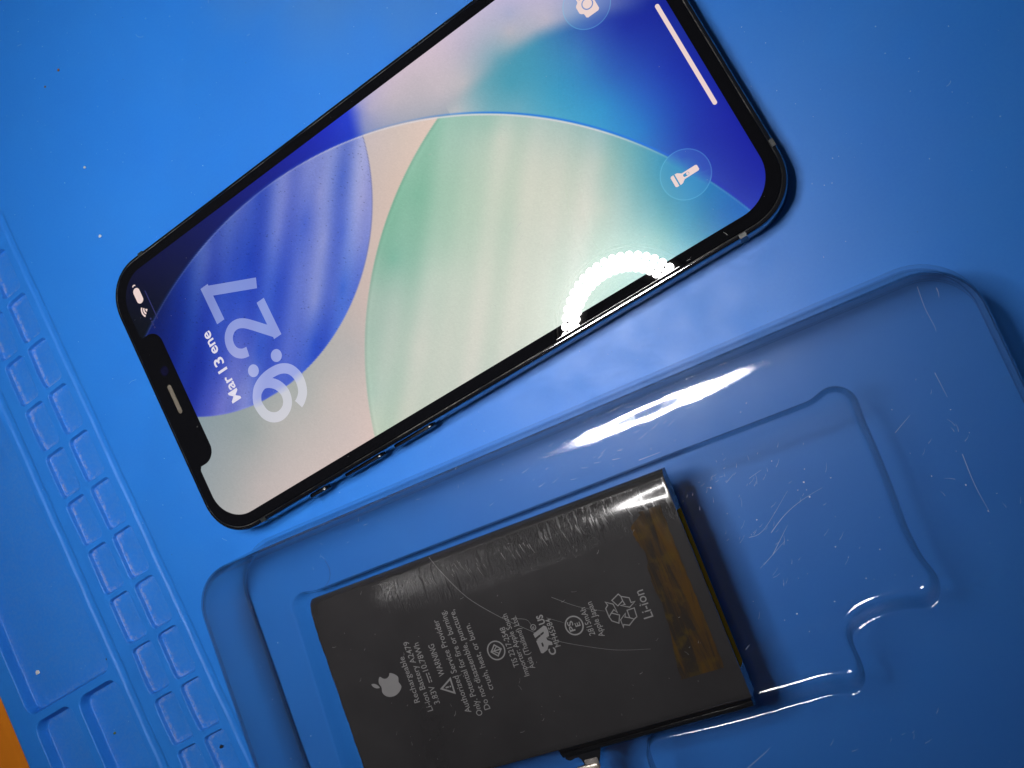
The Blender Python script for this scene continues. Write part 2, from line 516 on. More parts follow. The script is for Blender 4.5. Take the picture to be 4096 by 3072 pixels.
def build_mat():
    def graded(a, b, coarse, fine, marks):
        x = [a]
        while x[-1] < b:
            p = x[-1]; d = min([max(m0 - p, p - m1, 0) for m0, m1 in marks])
            x.append(p + min(coarse, fine + d * 0.5))
        return np.array(x[:-1])
    mu = [(u + o0, u + o1) for p in POCK for u, o0, o1 in ((p[0], -0.3, p[6] + 0.25), (p[1], -p[6] - 0.25, 0.3))] + [(-0.7, 2.2), (-25.7, -22.7)]
    mv = [(q + o0, q + o1) for p in POCK for q, o0, o1 in ((p[2], -0.25, p[6] + 0.15), (p[3], -p[6] - 0.15, 0.25))]
    us = np.concatenate([graded(-66.0, 2.7, 0.6, 0.09, mu), np.arange(3.0, 262, 7.0)])
    us = np.concatenate([[-66.9, -66.8, -66.4], us])
    vs = np.concatenate([np.arange(-95, 0, 6.0), graded(0.3, 178, 0.6, 0.11, mv), np.arange(180, 262, 6.0)])
    U, V = np.meshgrid(us, vs, indexing='ij')
    Z = np.zeros_like(U); ID = np.full(U.shape, -1); GR = np.zeros_like(U)
    wob = 0.05 * np.sin(V * 0.21) + 0.04 * np.sin(V * 0.53 + 1)
    for i, (u0, u1, v0, v1, d, r, w) in enumerate(POCK):
        cu, cv, hu, hv = (u0 + u1) / 2, (v0 + v1) / 2, (u1 - u0) / 2, (v1 - v0) / 2
        qx = np.abs(U + wob - cu) - (hu - r); qy = np.abs(V - cv) - (hv - r)
        sd = np.hypot(np.maximum(qx, 0), np.maximum(qy, 0)) + np.minimum(np.maximum(qx, qy), 0) - r
        t = np.clip((-sd + 0.15) / w, 0, 1); t = t * t * (3 - 2 * t)
        Z = np.minimum(Z, -d * t)
        m = (np.abs(U - cu) < hu + 0.5) & (np.abs(V - cv) < hv + 0.5)
        ID[m] = i
        near = np.exp(-((sd + w + 0.35) / 0.45) ** 2)
        lefttop = np.clip((cu - U) / hu * 0.6 + 0.5, 0.1, 1) if d < 2 else 0.25
        GR = np.maximum(GR, np.where(m, near * lefttop + 0.12 * (t > 0.9), 0))
    for uc, dep, wd in ((0.75, 0.30, 1.0), (-24.2, 0.38, 1.1)):
        Z = np.where(ID < 0, Z - dep * np.exp(-((U + wob - uc) / wd) ** 4), Z)
    Z[0, :] = -4.6; Z[1, :] = -1.6; Z[2, :] = -0.35; Z[3, :] = -0.05
    W0, W1 = mat_w(U, V)
    # stain patches near the upper edge of the picture
    ST = np.zeros_like(U)
    for x, y, r, s in ((12, 66, 16, 0.8), (26, 50, 12, 0.6), (-7, 78, 9, 0.6), (40, 40, 10, 0.4)):
        ST = np.maximum(ST, s * np.exp(-((W0 - x) ** 2 + (W1 - y) ** 2) / r ** 2))
    nu, nv = U.shape
    idx = np.arange(nu * nv).reshape(nu, nv)
    q = np.stack([idx[:-1, :-1], idx[:-1, 1:], idx[1:, 1:], idx[1:, :-1]], -1).reshape(-1, 4)
    idq = np.maximum(np.maximum(ID[:-1, :-1], ID[1:, 1:]), np.maximum(ID[:-1, 1:], ID[1:, :-1]))
    full = (ID[:-1, :-1] == idq) & (ID[1:, 1:] == idq) & (ID[:-1, 1:] == idq) & (ID[1:, :-1] == idq)
    idq = np.where(full, idq, -1).ravel()
    P = np.stack([W0, W1, Z], -1).reshape(-1, 3)
    G = GR.ravel(); S = ST.ravel()
    def sub(faces, name, mat):
        used, inv = np.unique(faces, return_inverse=True)
        f = inv.reshape(faces.shape)
        a = P[used][f[0]]
        if np.cross(a[1] - a[0], a[2] - a[0])[2] < 0: f = f[:, ::-1].copy()
        me = mesh(name, P[used], f, mat)
        for nm, arr in (('Grime', G), ('Stain', S)):
            at = me.attributes.new(nm, 'FLOAT', 'POINT'); at.data.foreach_set('value', arr[used].astype(np.float32))
        return me
    root = empty('repair_mat', (0, 0, -5), 0, 'blue silicone work mat with moulded pockets lying on the orange desk', 'mat')
    up = (0, 0, 5)
    link('sheet', sub(q[idq < 0], 'sheet', MAT_BLUE), root, up)
    for i, pk in enumerate(POCK):
        fs = q[idq == i]
        if len(fs) < 20: continue
        link('small_pocket' if pk[4] < 2 else 'large_pocket', sub(fs, 'pocket', MAT_BLUE), root, up)
build_mat()

# ---------------------------------------------------------------- smartphone (local x = its right, y = its top, back on the mat)
HX, HY, TH = 35.75, 73.35, 7.4
phone = empty('smartphone', (0, 0, 0.0), math.pi / 2, 'black smartphone with lit lock screen showing 9:27, lying face up on the blue mat', 'phone')
def ring(inset, z, r=10.9, n=16):
    return [(x, y, z) for x, y in rrect(HX - inset, HY - inset, r - inset, n, p=2.15)]
rings = [ring(0.9, 0.12), ring(0.45, 0.2), ring(0.12, 0.5), ring(0.0, 0.95), ring(0.0, 6.35), ring(0.08, 6.75), ring(0.28, 7.03), ring(0.62, 7.12), ring(0.85, 7.1), ring(0.88, 6.7)]
o = link('frame', mesh('frame', *lofted(rings), MAT_FRAME), phone); auto_smooth(o, 50)
rings = [ring(0.97, 6.72), ring(0.97, 7.12), ring(1.02, 7.27), ring(1.14, 7.36), ring(1.30, 7.396), ring(1.38, 7.4), ring(1.45, 7.4), ring(2.2, 7.4), ring(3.4, 7.4)]
o = link('front_glass', mesh('front_glass', *lofted(rings), MAT_GLASS), phone); auto_smooth(o, 60)
ZD = 7.42
def glint_ring():
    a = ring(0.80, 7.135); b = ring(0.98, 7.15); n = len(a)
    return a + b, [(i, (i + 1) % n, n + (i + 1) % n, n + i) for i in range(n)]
_t = NT('painted_edge_glint'); _n = _t.noise(_t.co(), 0.055, 3, 0.6); _n2 = _t.noise(_t.co(), 1.6, 3, 0.7)
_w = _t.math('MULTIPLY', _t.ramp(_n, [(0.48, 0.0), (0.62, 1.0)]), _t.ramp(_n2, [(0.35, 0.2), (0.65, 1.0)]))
_t.set(Base_Color=_t.mix(_w, (0.003, 0.003, 0.004), (0.13, 0.125, 0.115)), Roughness=0.45, Specular_IOR_Level=0.15)  # pale patches paint the glint of the glass bevel into the ring's colour
link('painted_edge_glint', mesh('painted_edge_glint', *glint_ring(), _t.m), phone)
# side buttons on the left flank and antenna bands
def button(y0, y1, name, out=0.55):
    pts = rrect((y1 - y0) / 2, 1.35, 1.3, 8)
    cy, cz = (y0 + y1) / 2, 3.85
    R = []
    for x, s in ((-HX + 0.3, 1.0), (-HX - out + 0.12, 1.0), (-HX - out, 0.9)):
        R.append([(x, cy + a * (1 if s == 1 else 1 - 0.15 / ((y1 - y0) / 2)), cz + b * s) for a, b in pts])
    vv = [p for r in R for p in r]; n = len(pts); f = []
    for k in range(2):
        for i in range(n):
            j = (i + 1) % n; f.append((k * n + i, (k + 1) * n + i, (k + 1) * n + j, k * n + j))
    f.append(tuple(2 * n + i for i in range(n)))
    me = mesh(name, vv, f, MAT_BUTTON)
    bm = bmesh.new(); bm.from_mesh(me); bmesh.ops.recalc_face_normals(bm, faces=bm.faces); bm.to_mesh(me); bm.free()
    o = link(name, me, phone); auto_smooth(o, 40)
button(43.0, 48.4, 'mute_switch', 0.65)
button(27.0, 38.1, 'volume_button')
button(13.2, 24.2, 'volume_button')
def band(x0, x1, y0, y1):
    vv = [(x, y, z) for z in (1.0, 7.128) for x, y in ((x0, y0), (x1, y0), (x1, y1), (x0, y1))]
    link('antenna_band', mesh('antenna_band', vv, [(4, 5, 6, 7), (0, 1, 5, 4), (1, 2, 6, 5), (2, 3, 7, 6), (3, 0, 4, 7), (3, 2, 1, 0)], MAT_BAND, False), phone)
band(-HX - 0.012, -HX + 0.8, 59.6, 61.0)
band(-HX - 0.012, -HX + 0.8, -61.0, -59.6)
band(HX - 0.8, HX + 0.012, 59.6, 61.0)
band(-24.0, -22.6, -HY - 0.012, -HY + 0.8)

# display with wallpaper
W_O=[(34.2,61.0,8,12,60),(26.3,60.7,6,10,45),(34.6,45.2,14,20,85),(35.9,29.6,18,24,120),(34.4,16.2,22,30,150),(32.2,3.8,28,42,185),(31.1,-0.9,35,60,200),(30.3,-5.0,120,130,205),(29.6,-7.8,190,180,198),(28.1,-13.3,197,185,194),(28.7,-19.9,197,185,194),(23.1,-22.9,200,188,196),(28.4,-31.8,188,180,200),(28.0,-43.2,165,172,205),(24.8,-41.4,197,186,193),(22.4,-49.0,195,185,200),(20.8,-55.7,150,165,205),(21.7,-28.1,198,190,194),(19.1,-31.8,105,165,180),(21.1,-37.0,95,160,180),(20.2,-44.4,70,150,180),(15.8,-36.4,70,155,180),(14.1,-30.8,110,170,185),(10.6,-35.7,110,170,190),(8.5,-43.5,60,155,195),(12.1,-50.9,60,130,190),(15.1,-55.8,50,80,175),(11.3,-61.0,25,45,160),(4.6,-55.2,45,95,185),(0.7,-49.9,50,150,205),(-2.2,-58.6,40,90,190),(-7.4,-53.7,40,130,205),(-0.9,-64.4,25,50,170),(-14.9,-61.6,25,50,170),(-13.5,-67.2,24,40,165),(-27.1,-64.5,24,42,165),(-30.9,-67.1,24,44,168),(5.1,-70.7,20,40,150),(12.4,-66.7,20,40,150),(18.1,-24.2,195,190,195)]
W_C=[(16.4,-19.1,150,195,175),(7.6,-8.1,130,185,160),(-1.4,3.2,120,180,158),(-5.4,11.7,168,191,178),(-12.0,16.3,163,190,176),(-24.1,21.3,172,198,184),(-0.0,5.5,140,184,164),(11.8,-22.5,170,200,185),(11.4,-28.1,160,195,180),(7.2,-29.3,200,210,195),(-0.7,-15.5,180,205,185),(-10.4,-4.1,195,210,195),(-20.4,7.7,200,208,195),(-29.9,16.7,195,205,190),(-10.2,-21.8,195,208,192),(-19.9,-10.6,205,212,198),(-3.5,-36.8,200,208,195),(-15.5,-30.1,208,213,200),(-21.0,-21.5,205,212,198),(-8.7,-44.6,180,200,190),(-16.6,-40.2,200,210,198),(-22.8,-31.4,190,208,195),(-10.2,-50.1,110,175,180),(-17.6,-50.0,90,165,178),(-22.9,-45.1,130,185,185),(-27.9,-46.4,130,190,185),(-29.1,-51.7,50,150,180),(-33.1,-51.5,70,160,180),(-27.8,-54.4,40,140,180),(-30.5,-58.8,28,110,185),(-30.8,-62.4,22,100,185),(-17.0,-55.5,40,140,190),(-30.6,-19.5,200,210,195),(-29.3,-35.2,150,195,180)]
W_BG=[(24.0,-4.7,205,190,190),(20.2,-10.2,212,195,185),(12.3,-4.5,214,192,180),(5.5,3.1,212,190,180),(-5.7,13.3,205,185,178),(-13.6,21.6,185,180,178),(-19.2,30.1,200,188,182),(-15.3,37.3,170,175,172),(-16.9,45.2,180,178,175),(-16.2,53.3,150,160,160),(-14.2,63.9,150,160,165),(-24.9,64.0,165,168,168),(-28.3,57.3,190,180,178),(-27.1,48.1,195,185,182),(-28.8,31.5,205,190,186),(-31.8,62.1,185,178,175)]
W_A=[(22.1,60.0,18,30,90),(25.4,55.0,22,40,120),(27.6,46.2,60,80,165),(23.7,43.9,85,100,180),(18.6,43.8,40,60,165),(27.7,34.3,75,95,180),(29.9,30.1,95,105,185),(17.7,34.1,30,60,175),(29.0,24.8,50,75,180),(19.2,24.8,110,120,200),(25.0,18.7,125,130,200),(7.7,25.8,95,110,200),(8.4,30.9,45,75,190),(17.1,17.7,60,85,195),(20.5,11.7,150,150,205),(11.0,15.7,145,148,205),(0.8,24.2,140,145,205),(-0.7,19.7,110,125,205),(20.8,4.9,85,110,200),(10.3,10.8,80,105,205),(22.4,0.1,140,145,205),(13.7,3.1,165,160,208),(6.2,7.9,150,152,210),(-0.2,16.7,40,80,195),(-7.2,28.7,35,70,190),(-6.4,36.4,90,105,200),(2.4,37.1,60,85,190),(-1.8,42.3,30,60,180),(0.6,46.6,110,115,200),(-6.7,50.8,150,150,205),(-0.5,53.2,60,75,180),(2.0,57.7,25,45,150),(-7.4,58.5,110,110,195),(-6.0,62.2,60,70,175),(14.0,56.9,18,45,140),(22.2,53.8,20,45,140),(11.3,52.4,40,65,170),(10.6,46.9,55,80,185),(11.7,40.4,40,70,185)]
def warp(Q): return np.stack([Q[:, 0] * 0.65 + Q[:, 1] * 0.76, (Q[:, 1] * 0.65 - Q[:, 0] * 0.76) * 0.40], 1)
def rbf(ctrl, ident=True):
    c = np.array(ctrl, float); P = c[:, :2] if ident else warp(c[:, :2]); Y = c[:, 2:]
    n = len(P)
    D = np.linalg.norm(P[:, None] - P[None], axis=-1)
    A = np.zeros((n + 3, n + 3)); A[:n, :n] = D + np.eye(n) * 0.0 - 0.0
    A[:n, :n] -= 0; A[:n, n] = 1; A[:n, n + 1:] = P / 50; A[n, :n] = 1; A[n + 1:, :n] = P.T / 50
    A[:n, :n] -= np.eye(n) * 1.5
    w = np.linalg.solve(A, np.vstack([Y, np.zeros((3, Y.shape[1]))]))
    def f(Q):
        out = np.zeros((len(Q), Y.shape[1]))
        for s in range(0, len(Q), 60000):
            q = Q[s:s + 60000] if ident else warp(Q[s:s + 60000])
            d = np.linalg.norm(q[:, None] - P[None], axis=-1)
            out[s:s + 60000] = d @ w[:n] + w[n] + q / 50 @ w[n + 1:]
        return np.clip(out, 2, 250)
    return f
F_C, F_BG, F_A = rbf(W_C), rbf(W_BG), rbf(W_A, False)
EDGE = np.array([(18.6, -22.5), (19.6, -28.0), (20.2, -33.5), (20.9, -40.0), (20.6, -46.0), (18.6, -53.0), (15.5, -60.0), (12.0, -66.0)])
def edge_d(Q):
    """signed distance-like value to the soft border between the pale and the teal fields"""
    return Q[:, 0] - np.interp(-Q[:, 1], -EDGE[:, 1], EDGE[:, 0], left=17.0)
_o = np.array(W_O); _e = edge_d(_o[:, :2])
BLUE = (_o[:, 1] > -2.0)
F_O1 = rbf([w for w, e, b in zip(W_O, _e, BLUE) if e > 0 and not b])
F_O2 = rbf([w for w, e, b in zip(W_O, _e, BLUE) if e <= 0 and not b])
F_O3 = rbf([w for w, b in zip(W_O, BLUE) if b])
def F_O(Q):
    a = np.clip(edge_d(Q) / 4.2 + 0.5, 0, 1); a = (a * a * (3 - 2 * a))[:, None]
    o = F_O1(Q) * a + F_O2(Q) * (1 - a)
    b = np.clip((Q[:, 1] + 3.6 + 0.25 * (Q[:, 0] - 29)) / 4.6 + 0.5, 0, 1); b = (b * b * (3 - 2 * b))[:, None]
    return F_O3(Q) * b + o * (1 - b)
CA, RA = np.array([34.79, 42.44]), 46.94
CB, RB = np.array([-61.85, 22.65]), 91.4
CC, RC = np.array([-51.47, -47.12]), 75.33
def ss(x, a, b):
    t = np.clip((x - a) / (b - a), 0, 1); return t * t * (3 - 2 * t)
def wallpaper(Q):
    """sRGB colours shown by the screen at phone-local points Q"""
    dA = np.linalg.norm(Q - CA, axis=1) - RA; dB = np.linalg.norm(Q - CB, axis=1) - RB; dC = np.linalg.norm(Q - CC, axis=1) - RC
    e = 0.12
    o = F_O(Q); a = F_A(Q); c = F_C(Q); b = F_BG(Q)
    # frosted-glass ripples across the two discs
    s = Q[:, 0] * 0.65 + Q[:, 1] * 0.76 + 1.2 * np.sin((Q[:, 1] * 0.65 - Q[:, 0] * 0.76) * 0.06)
    rip = 0.55 * np.sin(s * 0.62 + 0.4) + 0.45 * np.sin(s * 0.97 + 1.7)
    a = a * (1 + rip[:, None] * np.array([0.16, 0.13, 0.035])); c = c * (1 + rip[:, None] * np.array([0.035, 0.014, 0.02])) + np.array([1.0, 0.0, 0.0])
    a = a + np.array([-5.0, 0, 3.0]); o = o + np.array([-1.0, 0, 0.0])
    a = a * (1 - 0.28 * np.exp(-((dA + 0.12) / 0.13) ** 2) * ss(Q[:, 0], -8, 8))[:, None]
    w = ss(dA, -0.5, 0.0) * ss(-dA, -e, e)
    a = a + (12 * w)[:, None]
    wA = ss(-dA, -e, e)[:, None]; wC = ss(-dC, -e, e)[:, None]; wB = ss(-dB, -e, e)[:, None]
    # thin bright/dark rims of the discs
    c = c * (1 - 0.06 * np.exp(-((dC + 0.25) / 0.3) ** 2))[:, None] + (3 * np.exp(-((dC + 0.9) / 0.5) ** 2))[:, None]
    ins = b * (1 - wC) + c * wC
    ins = ins * (1 - wA) + a * wA
    # rim of the big lens: pale line inside, saturated blue line outside
    k = np.exp(-((dB + 0.18) / 0.15) ** 2)
    ang = ss(-Q[:, 1], -25, 25)
    right = ss(-Q[:, 1], 10, 40) * (1 - ss(-Q[:, 1], 50, 60))
    pale = np.array([225, 220, 225.0]); 
    ins = ins + (pale - ins) * (k * (0.18 + 0.75 * ang * (1 - ss(-Q[:, 1], 45, 58))))[:, None]
    k2 = np.exp(-((dB - 0.22) / 0.2) ** 2)
    o = o + (np.array([30, 115, 225.0]) - o) * (k2 * np.clip(right + 0.15, 0, 0.9))[:, None]
    k3 = np.exp(-((dB - 0.2) / 0.5) ** 2) * ss(-Q[:, 1], 55, 62)
    o = o + (np.array([30, 45, 175.0]) - o) * (k3 * 0.6)[:, None]
    return np.clip(o * (1 - wB) + ins * wB, 0, 255)

def disp_inside(Q):
    x, y = Q[:, 0], Q[:, 1]; r = 7.9
    qx = np.abs(x) - (32.29 - r); qy = np.abs(y) - (69.88 - r)
    sd = np.hypot(np.maximum(qx, 0), np.maximum(qy, 0)) + np.minimum(np.maximum(qx, qy), 0) - r
    # notch
    rx = np.abs(x) - (17.2 - 3.4); ry = np.abs(y - 72.0) - (72.0 - 64.55 - 3.4)
    sn = np.hypot(np.maximum(rx, 0), np.maximum(ry, 0)) + np.minimum(np.maximum(rx, ry), 0) - 3.4
    ex = 17.2 + 1.1; 
    # small outward fillets where the notch meets the top edge
    fx = np.abs(x) - ex; fy = y - (69.88 - 1.1)
    fil = np.where((fx < 0) & (fx > -1.1) & (fy > 0), 1.1 - np.hypot(fx, fy), 1.0)
    d = np.maximum(sd, -sn)
    d = np.where((fx < 0) & (fx > -1.15) & (fy > 0), np.maximum(d, -fil), d)
    return d

def display():
    st = 0.22
    xs = np.arange(-32.4, 32.41, st); ys = np.arange(-70.0, 70.01, st)
    X, Y = np.meshgrid(xs, ys, indexing='ij')
    Q = np.stack([X.ravel(), Y.ravel()], 1)
    # snap the boundary vertices onto the outline
    for _ in range(3):
        d = disp_inside(Q); h = 1e-3
        gx = (disp_inside(Q + [h, 0]) - d) / h; gy = (disp_inside(Q + [0, h]) - d) / h
        m = (d > 0) & (d < st * 1.2)
        g = np.stack([gx, gy], 1); nn = np.maximum(np.linalg.norm(g, axis=1), 0.3)
        Q = np.where(m[:, None], Q - g / nn[:, None] ** 2 * d[:, None], Q)
    d = disp_inside(Q).reshape(X.shape)
    ok = d < 0.03
    idx = np.arange(X.size).reshape(X.shape)
    q = np.stack([idx[:-1, :-1], idx[1:, :-1], idx[1:, 1:], idx[:-1, 1:]], -1)
    keep = ok[:-1, :-1] & ok[1:, :-1] & ok[1:, 1:] & ok[:-1, 1:]
    q = q[keep]
    used, inv = np.unique(q, return_inverse=True)
    P = Q[used]
    rgb = wallpaper(P)
    # frosted droplets in the blue disc, fine grain elsewhere
    dA = np.linalg.norm(P - CA, axis=1) - RA; dB = np.linalg.norm(P - CB, axis=1) - RB
    inA = (dA < -0.3) & (dB < -0.3)
    g = rng.normal(0, 1, len(P))
    rgb = rgb * (1 + (0.020 * g * inA + 0.010 * g * (~inA))[:, None])
    sp = (rng.random(len(P)) < 0.006) & inA
    rgb[sp] *= 0.72
    return mesh('display', np.c_[P, np.full(len(P), ZD)], inv.reshape(q.shape), MAT_SCREEN, True, lin(rgb))
disp = link('display', display(), phone)

ZI = ZD + 0.02
def glass_ink(v, f, name, blend, white=(255, 255, 255), parent=disp, sub=0):
    """translucent clock glyph: the wallpaper seen through it, lightened"""
    if sub:
        bm = bmesh.new()
        vs = [bm.verts.new(p) for p in v]
        for q in f:
            try: bm.faces.new([vs[i] for i in q])
            except ValueError: pass
        bmesh.ops.subdivide_edges(bm, edges=bm.edges, cuts=sub, use_grid_fill=True)
        bmesh.ops.triangulate(bm, faces=bm.faces)
        bm.verts.ensure_lookup_table(); bm.verts.index_update()
        v = [tuple(p.co) for p in bm.verts]; f = [tuple(w.index for w in q.verts) for q in bm.faces]; bm.free()
    P = np.array(v)[:, :2]
    c = wallpaper(P)
    # blur what lies behind a little
    for k in range(8):
        a = k * math.pi / 4; c = c + wallpaper(P + 0.9 * np.array([math.cos(a), math.sin(a)]))
    c = c / 9
    c = c + (np.array(white, float) - c) * blend
    return link(name, mesh(name, v, f, MAT_SCREEN, False, lin(np.clip(c, 0, 255))), parent)

def dense(pts, step=0.35):
    out = [pts[0]]
    for a, b in zip(pts[:-1], pts[1:]):
        n = max(1, int(math.hypot(b[0] - a[0], b[1] - a[1]) / step))
        out += [(a[0] + (b[0] - a[0]) * i / n, a[1] + (b[1] - a[1]) * i / n) for i in range(1, n + 1)]
    return out
LAV = (236, 236, 255)
# 9
tail = catmull([(-10.8, 48.05), (-9.0, 46.75), (-7.9, 44.6), (-7.55, 42.0), (-7.9, 39.3), (-9.1, 37.3), (-11.0, 36.25), (-13.2, 36.1), (-15.3, 36.8), (-16.6, 38.1), (-17.05, 39.0)], k=6)
bowl = catmull([(-12.6, 48.35), (-14.9, 47.8), (-16.5, 46.3), (-17.05, 44.3), (-16.4, 42.3), (-14.9, 41.1), (-12.9, 40.85), (-10.8, 41.7), (-9.3, 43.3), (-8.7, 45.2), (-9.6, 47.2), (-11.2, 48.2)], closed=True, k=6)
glass_ink(*join(strip(dense(tail), 2.3, ZI + 0.01), strip(bowl, 2.3, ZI, closed=True)), 'clock_digit', 0.52, LAV)
for yy in (45.75, 38.75):
    c = circle(-4.8, yy, 1.45, 32)
    v, f = flat([c], ZI); glass_ink(v, f, 'clock_dot', 0.52, LAV)
top2 = catmull([(-0.25, 44.9), (0.1, 46.5), (1.3, 47.9), (3.2, 48.4), (5.2, 47.8), (6.5, 46.2), (6.6, 44.3), (5.8, 42.6), (4.4, 41.0), (2.6, 39.2), (0.9, 37.5), (-0.3, 36.33)], k=6)
glass_ink(*join(strip(dense(top2), 2.25, ZI), strip(dense([(-1.3, 36.33), (8.15, 36.33)]), 2.2, ZI + 0.01)), 'clock_digit', 0.47, LAV)
glass_ink(*join(strip(dense([(9.35, 47.98), (18.8, 47.98)]), 2.3, ZI + 0.01), strip(dense([(17.75, 48.6), (12.1, 35.25)]), 2.45, ZI)), 'clock_digit', 0.45, LAV)
link('date_text', mesh('date_text', *join(*[text_mesh(b, (x0, 51.75), (x1, 51.75), ZI, cap=2.75, bold=0.018) for b, x0, x1 in (('Mar', -8.6, -2.35), ('13', -0.95, 2.55), ('ene', 3.75, 9.35))]), MAT_DATE, False), disp)
# status bar
batt = rrect(2.0, 0.98, 0.95, 8, 26.75, 65.45)
link('battery_icon', mesh('battery_icon', *join(flat([batt], ZI), strip(circle(29.15, 65.45, 0.42, 10, -70, 70), 0.3, ZI)), MAT_ICON, False), disp)
wf = [flat([[(22.55, 64.65)] + circle(22.55, 64.65, 0.62, 8, 48, 132)], ZI)]
for r in (1.12, 1.78): wf.append(strip(circle(22.55, 64.65, r, 12, 48, 132), 0.42, ZI))
link('wifi_icon', mesh('wifi_icon', *join(*wf), MAT_ICON, False), disp)
link('signal_icon', mesh('signal_icon', *join(*[flat([circle(x, 64.95, 0.24, 10)], ZI) for x in (20.1, 19.3, 18.5, 17.75)]), MAT_ICON_DIM, False), disp)
link('status_line', mesh('status_line', *strip(dense([(19.1, 63.15), (26.8, 63.15)]), 0.26, ZI), MAT_ICON_DIM, False), disp)
link('home_bar', mesh('home_bar', *flat([rrect(11.5, 0.42, 0.41, 8, 0, -68.0)], ZI), MAT_ICON, False), disp)
# round quick buttons
def quick(cx, cy, name):
    c = circle(cx, cy, 4.8, 56)
    v = [(cx, cy, ZI)]; f = []
    for r in (0.35, 0.7, 1.0):
        v += [(cx + (x - cx) * r, cy + (y - cy) * r, ZI) for x, y in c]
    n = 56
    f += [(0, 1 + i, 1 + (i + 1) % n) for i in range(n)]
    for k in range(2):
        for i in range(n):
            j = (i + 1) % n; a = 1 + k * n; b = a + n; f.append((a + i, b + i, b + j, a + j))
    b = glass_ink(v, f, name, 0.13, (120, 190, 240))
    v, f = strip(c, 0.20, ZI + 0.012, closed=True)
    glass_ink(v, f, 'button_rim', 0.36, (120, 205, 240))
quick(-19.8, -57.0, 'torch_button')
quick(19.8, -57.0, 'camera_button')
def rot_pts(pts, cx, cy, s=1.0): return [(cx + x * s, cy + y * s) for x, y in pts]
# torch icon, upright: head up, body down
body = [(-0.62, 0.55), (-1.15, 1.25), (-1.18, 1.75), (1.18, 1.75), (1.15, 1.25), (0.62, 0.55), (0.62, -2.35), (0.45, -2.62), (-0.45, -2.62), (-0.62, -2.35)]
head = [(-1.18, 2.02), (1.18, 2.02), (1.18, 2.5), (0.98, 2.72), (-0.98, 2.72), (-1.18, 2.5)]
slot = rrect(0.30, 0.62, 0.29, 6, 0, -0.10)
tx, ty = -19.85, -57.0
# UI icons follow the phone's upright direction
link('torch_icon', mesh('torch_icon', *join(flat([rot_pts(body, tx, ty), rot_pts(slot, tx, ty)], ZI + 0.02), flat([rot_pts(head, tx, ty)], ZI + 0.02), flat([circle(tx, ty - 0.38, 0.27, 16)], ZI + 0.02)), MAT_ICON, False), disp)
camb = [(-2.45, 0.9), (-2.2, 1.18), (-1.35, 1.25), (-1.0, 1.75), (-0.7, 1.95), (0.7, 1.95), (1.0, 1.75), (1.35, 1.25), (2.2, 1.18), (2.45, 0.9), (2.45, -1.45), (2.15, -1.78), (-2.15, -1.78), (-2.45, -1.45)]
ccx, ccy = 19.85, -56.95
link('camera_icon', mesh('camera_icon', *join(flat([rot_pts(camb, ccx, ccy), rot_pts(circle(0, -0.25, 1.2, 28), ccx, ccy), rot_pts(circle(1.7, 0.62, 0.2, 12), ccx, ccy)], ZI + 0.02), flat([circle(ccx, ccy - 0.25, 0.95, 28)], ZI + 0.02)), MAT_ICON, False), disp)
# notch hardware
link('earpiece_grille', mesh('earpiece_grille', *flat([rrect(3.75, 0.55, 0.53, 8, 0.1, 68.2)], ZD), MAT_MESH, False), phone)
link('front_camera', mesh('front_camera', *flat([circle(7.3, 67.6, 1.15, 28)], ZD), MAT_LENS, False), phone)

# dust and hairline marks on the cover glass
vf = []
for _ in range(70):
    x, y = random.uniform(-34, 34), random.uniform(-72, 72); r = random.uniform(0.03, 0.075)
    vf.append(flat([[(x + r * random.uniform(0.5, 1.1) * math.cos(a), y + r * random.uniform(0.5, 1.1) * math.sin(a)) for a in (0, 1.2, 2.5, 3.8, 5.0)]], ZD + 0.06))
for x, y, a, L in ((-10, -25, 1.9, 2.6), (-12.5, -24, 1.8, 1.2), (8, -31, 0.5, 1.6), (6.5, -30, 0.7, 0.9), (-26, -24, 2.0, 1.0), (13, -15, 1.0, 0.8), (-21, 10, 2.2, 0.7), (-33.9, -58, 0.3, 1.0), (-34.2, -50, 1.4, 0.8), (-22, -12, 0.4, 0.6)):
    vf.append(strip([(x, y), (x + L * 0.5 * math.cos(a), y + L * 0.5 * math.sin(a)), (x + L * math.cos(a + 0.15), y + L * math.sin(a + 0.15))], 0.05, ZD + 0.062, w_end=0.02))
link('glass_dust', mesh('glass_dust', *join(*vf), m_gloss('glass_dust', (0.42, 0.42, 0.42), 0.8), False), phone, kind='stuff')

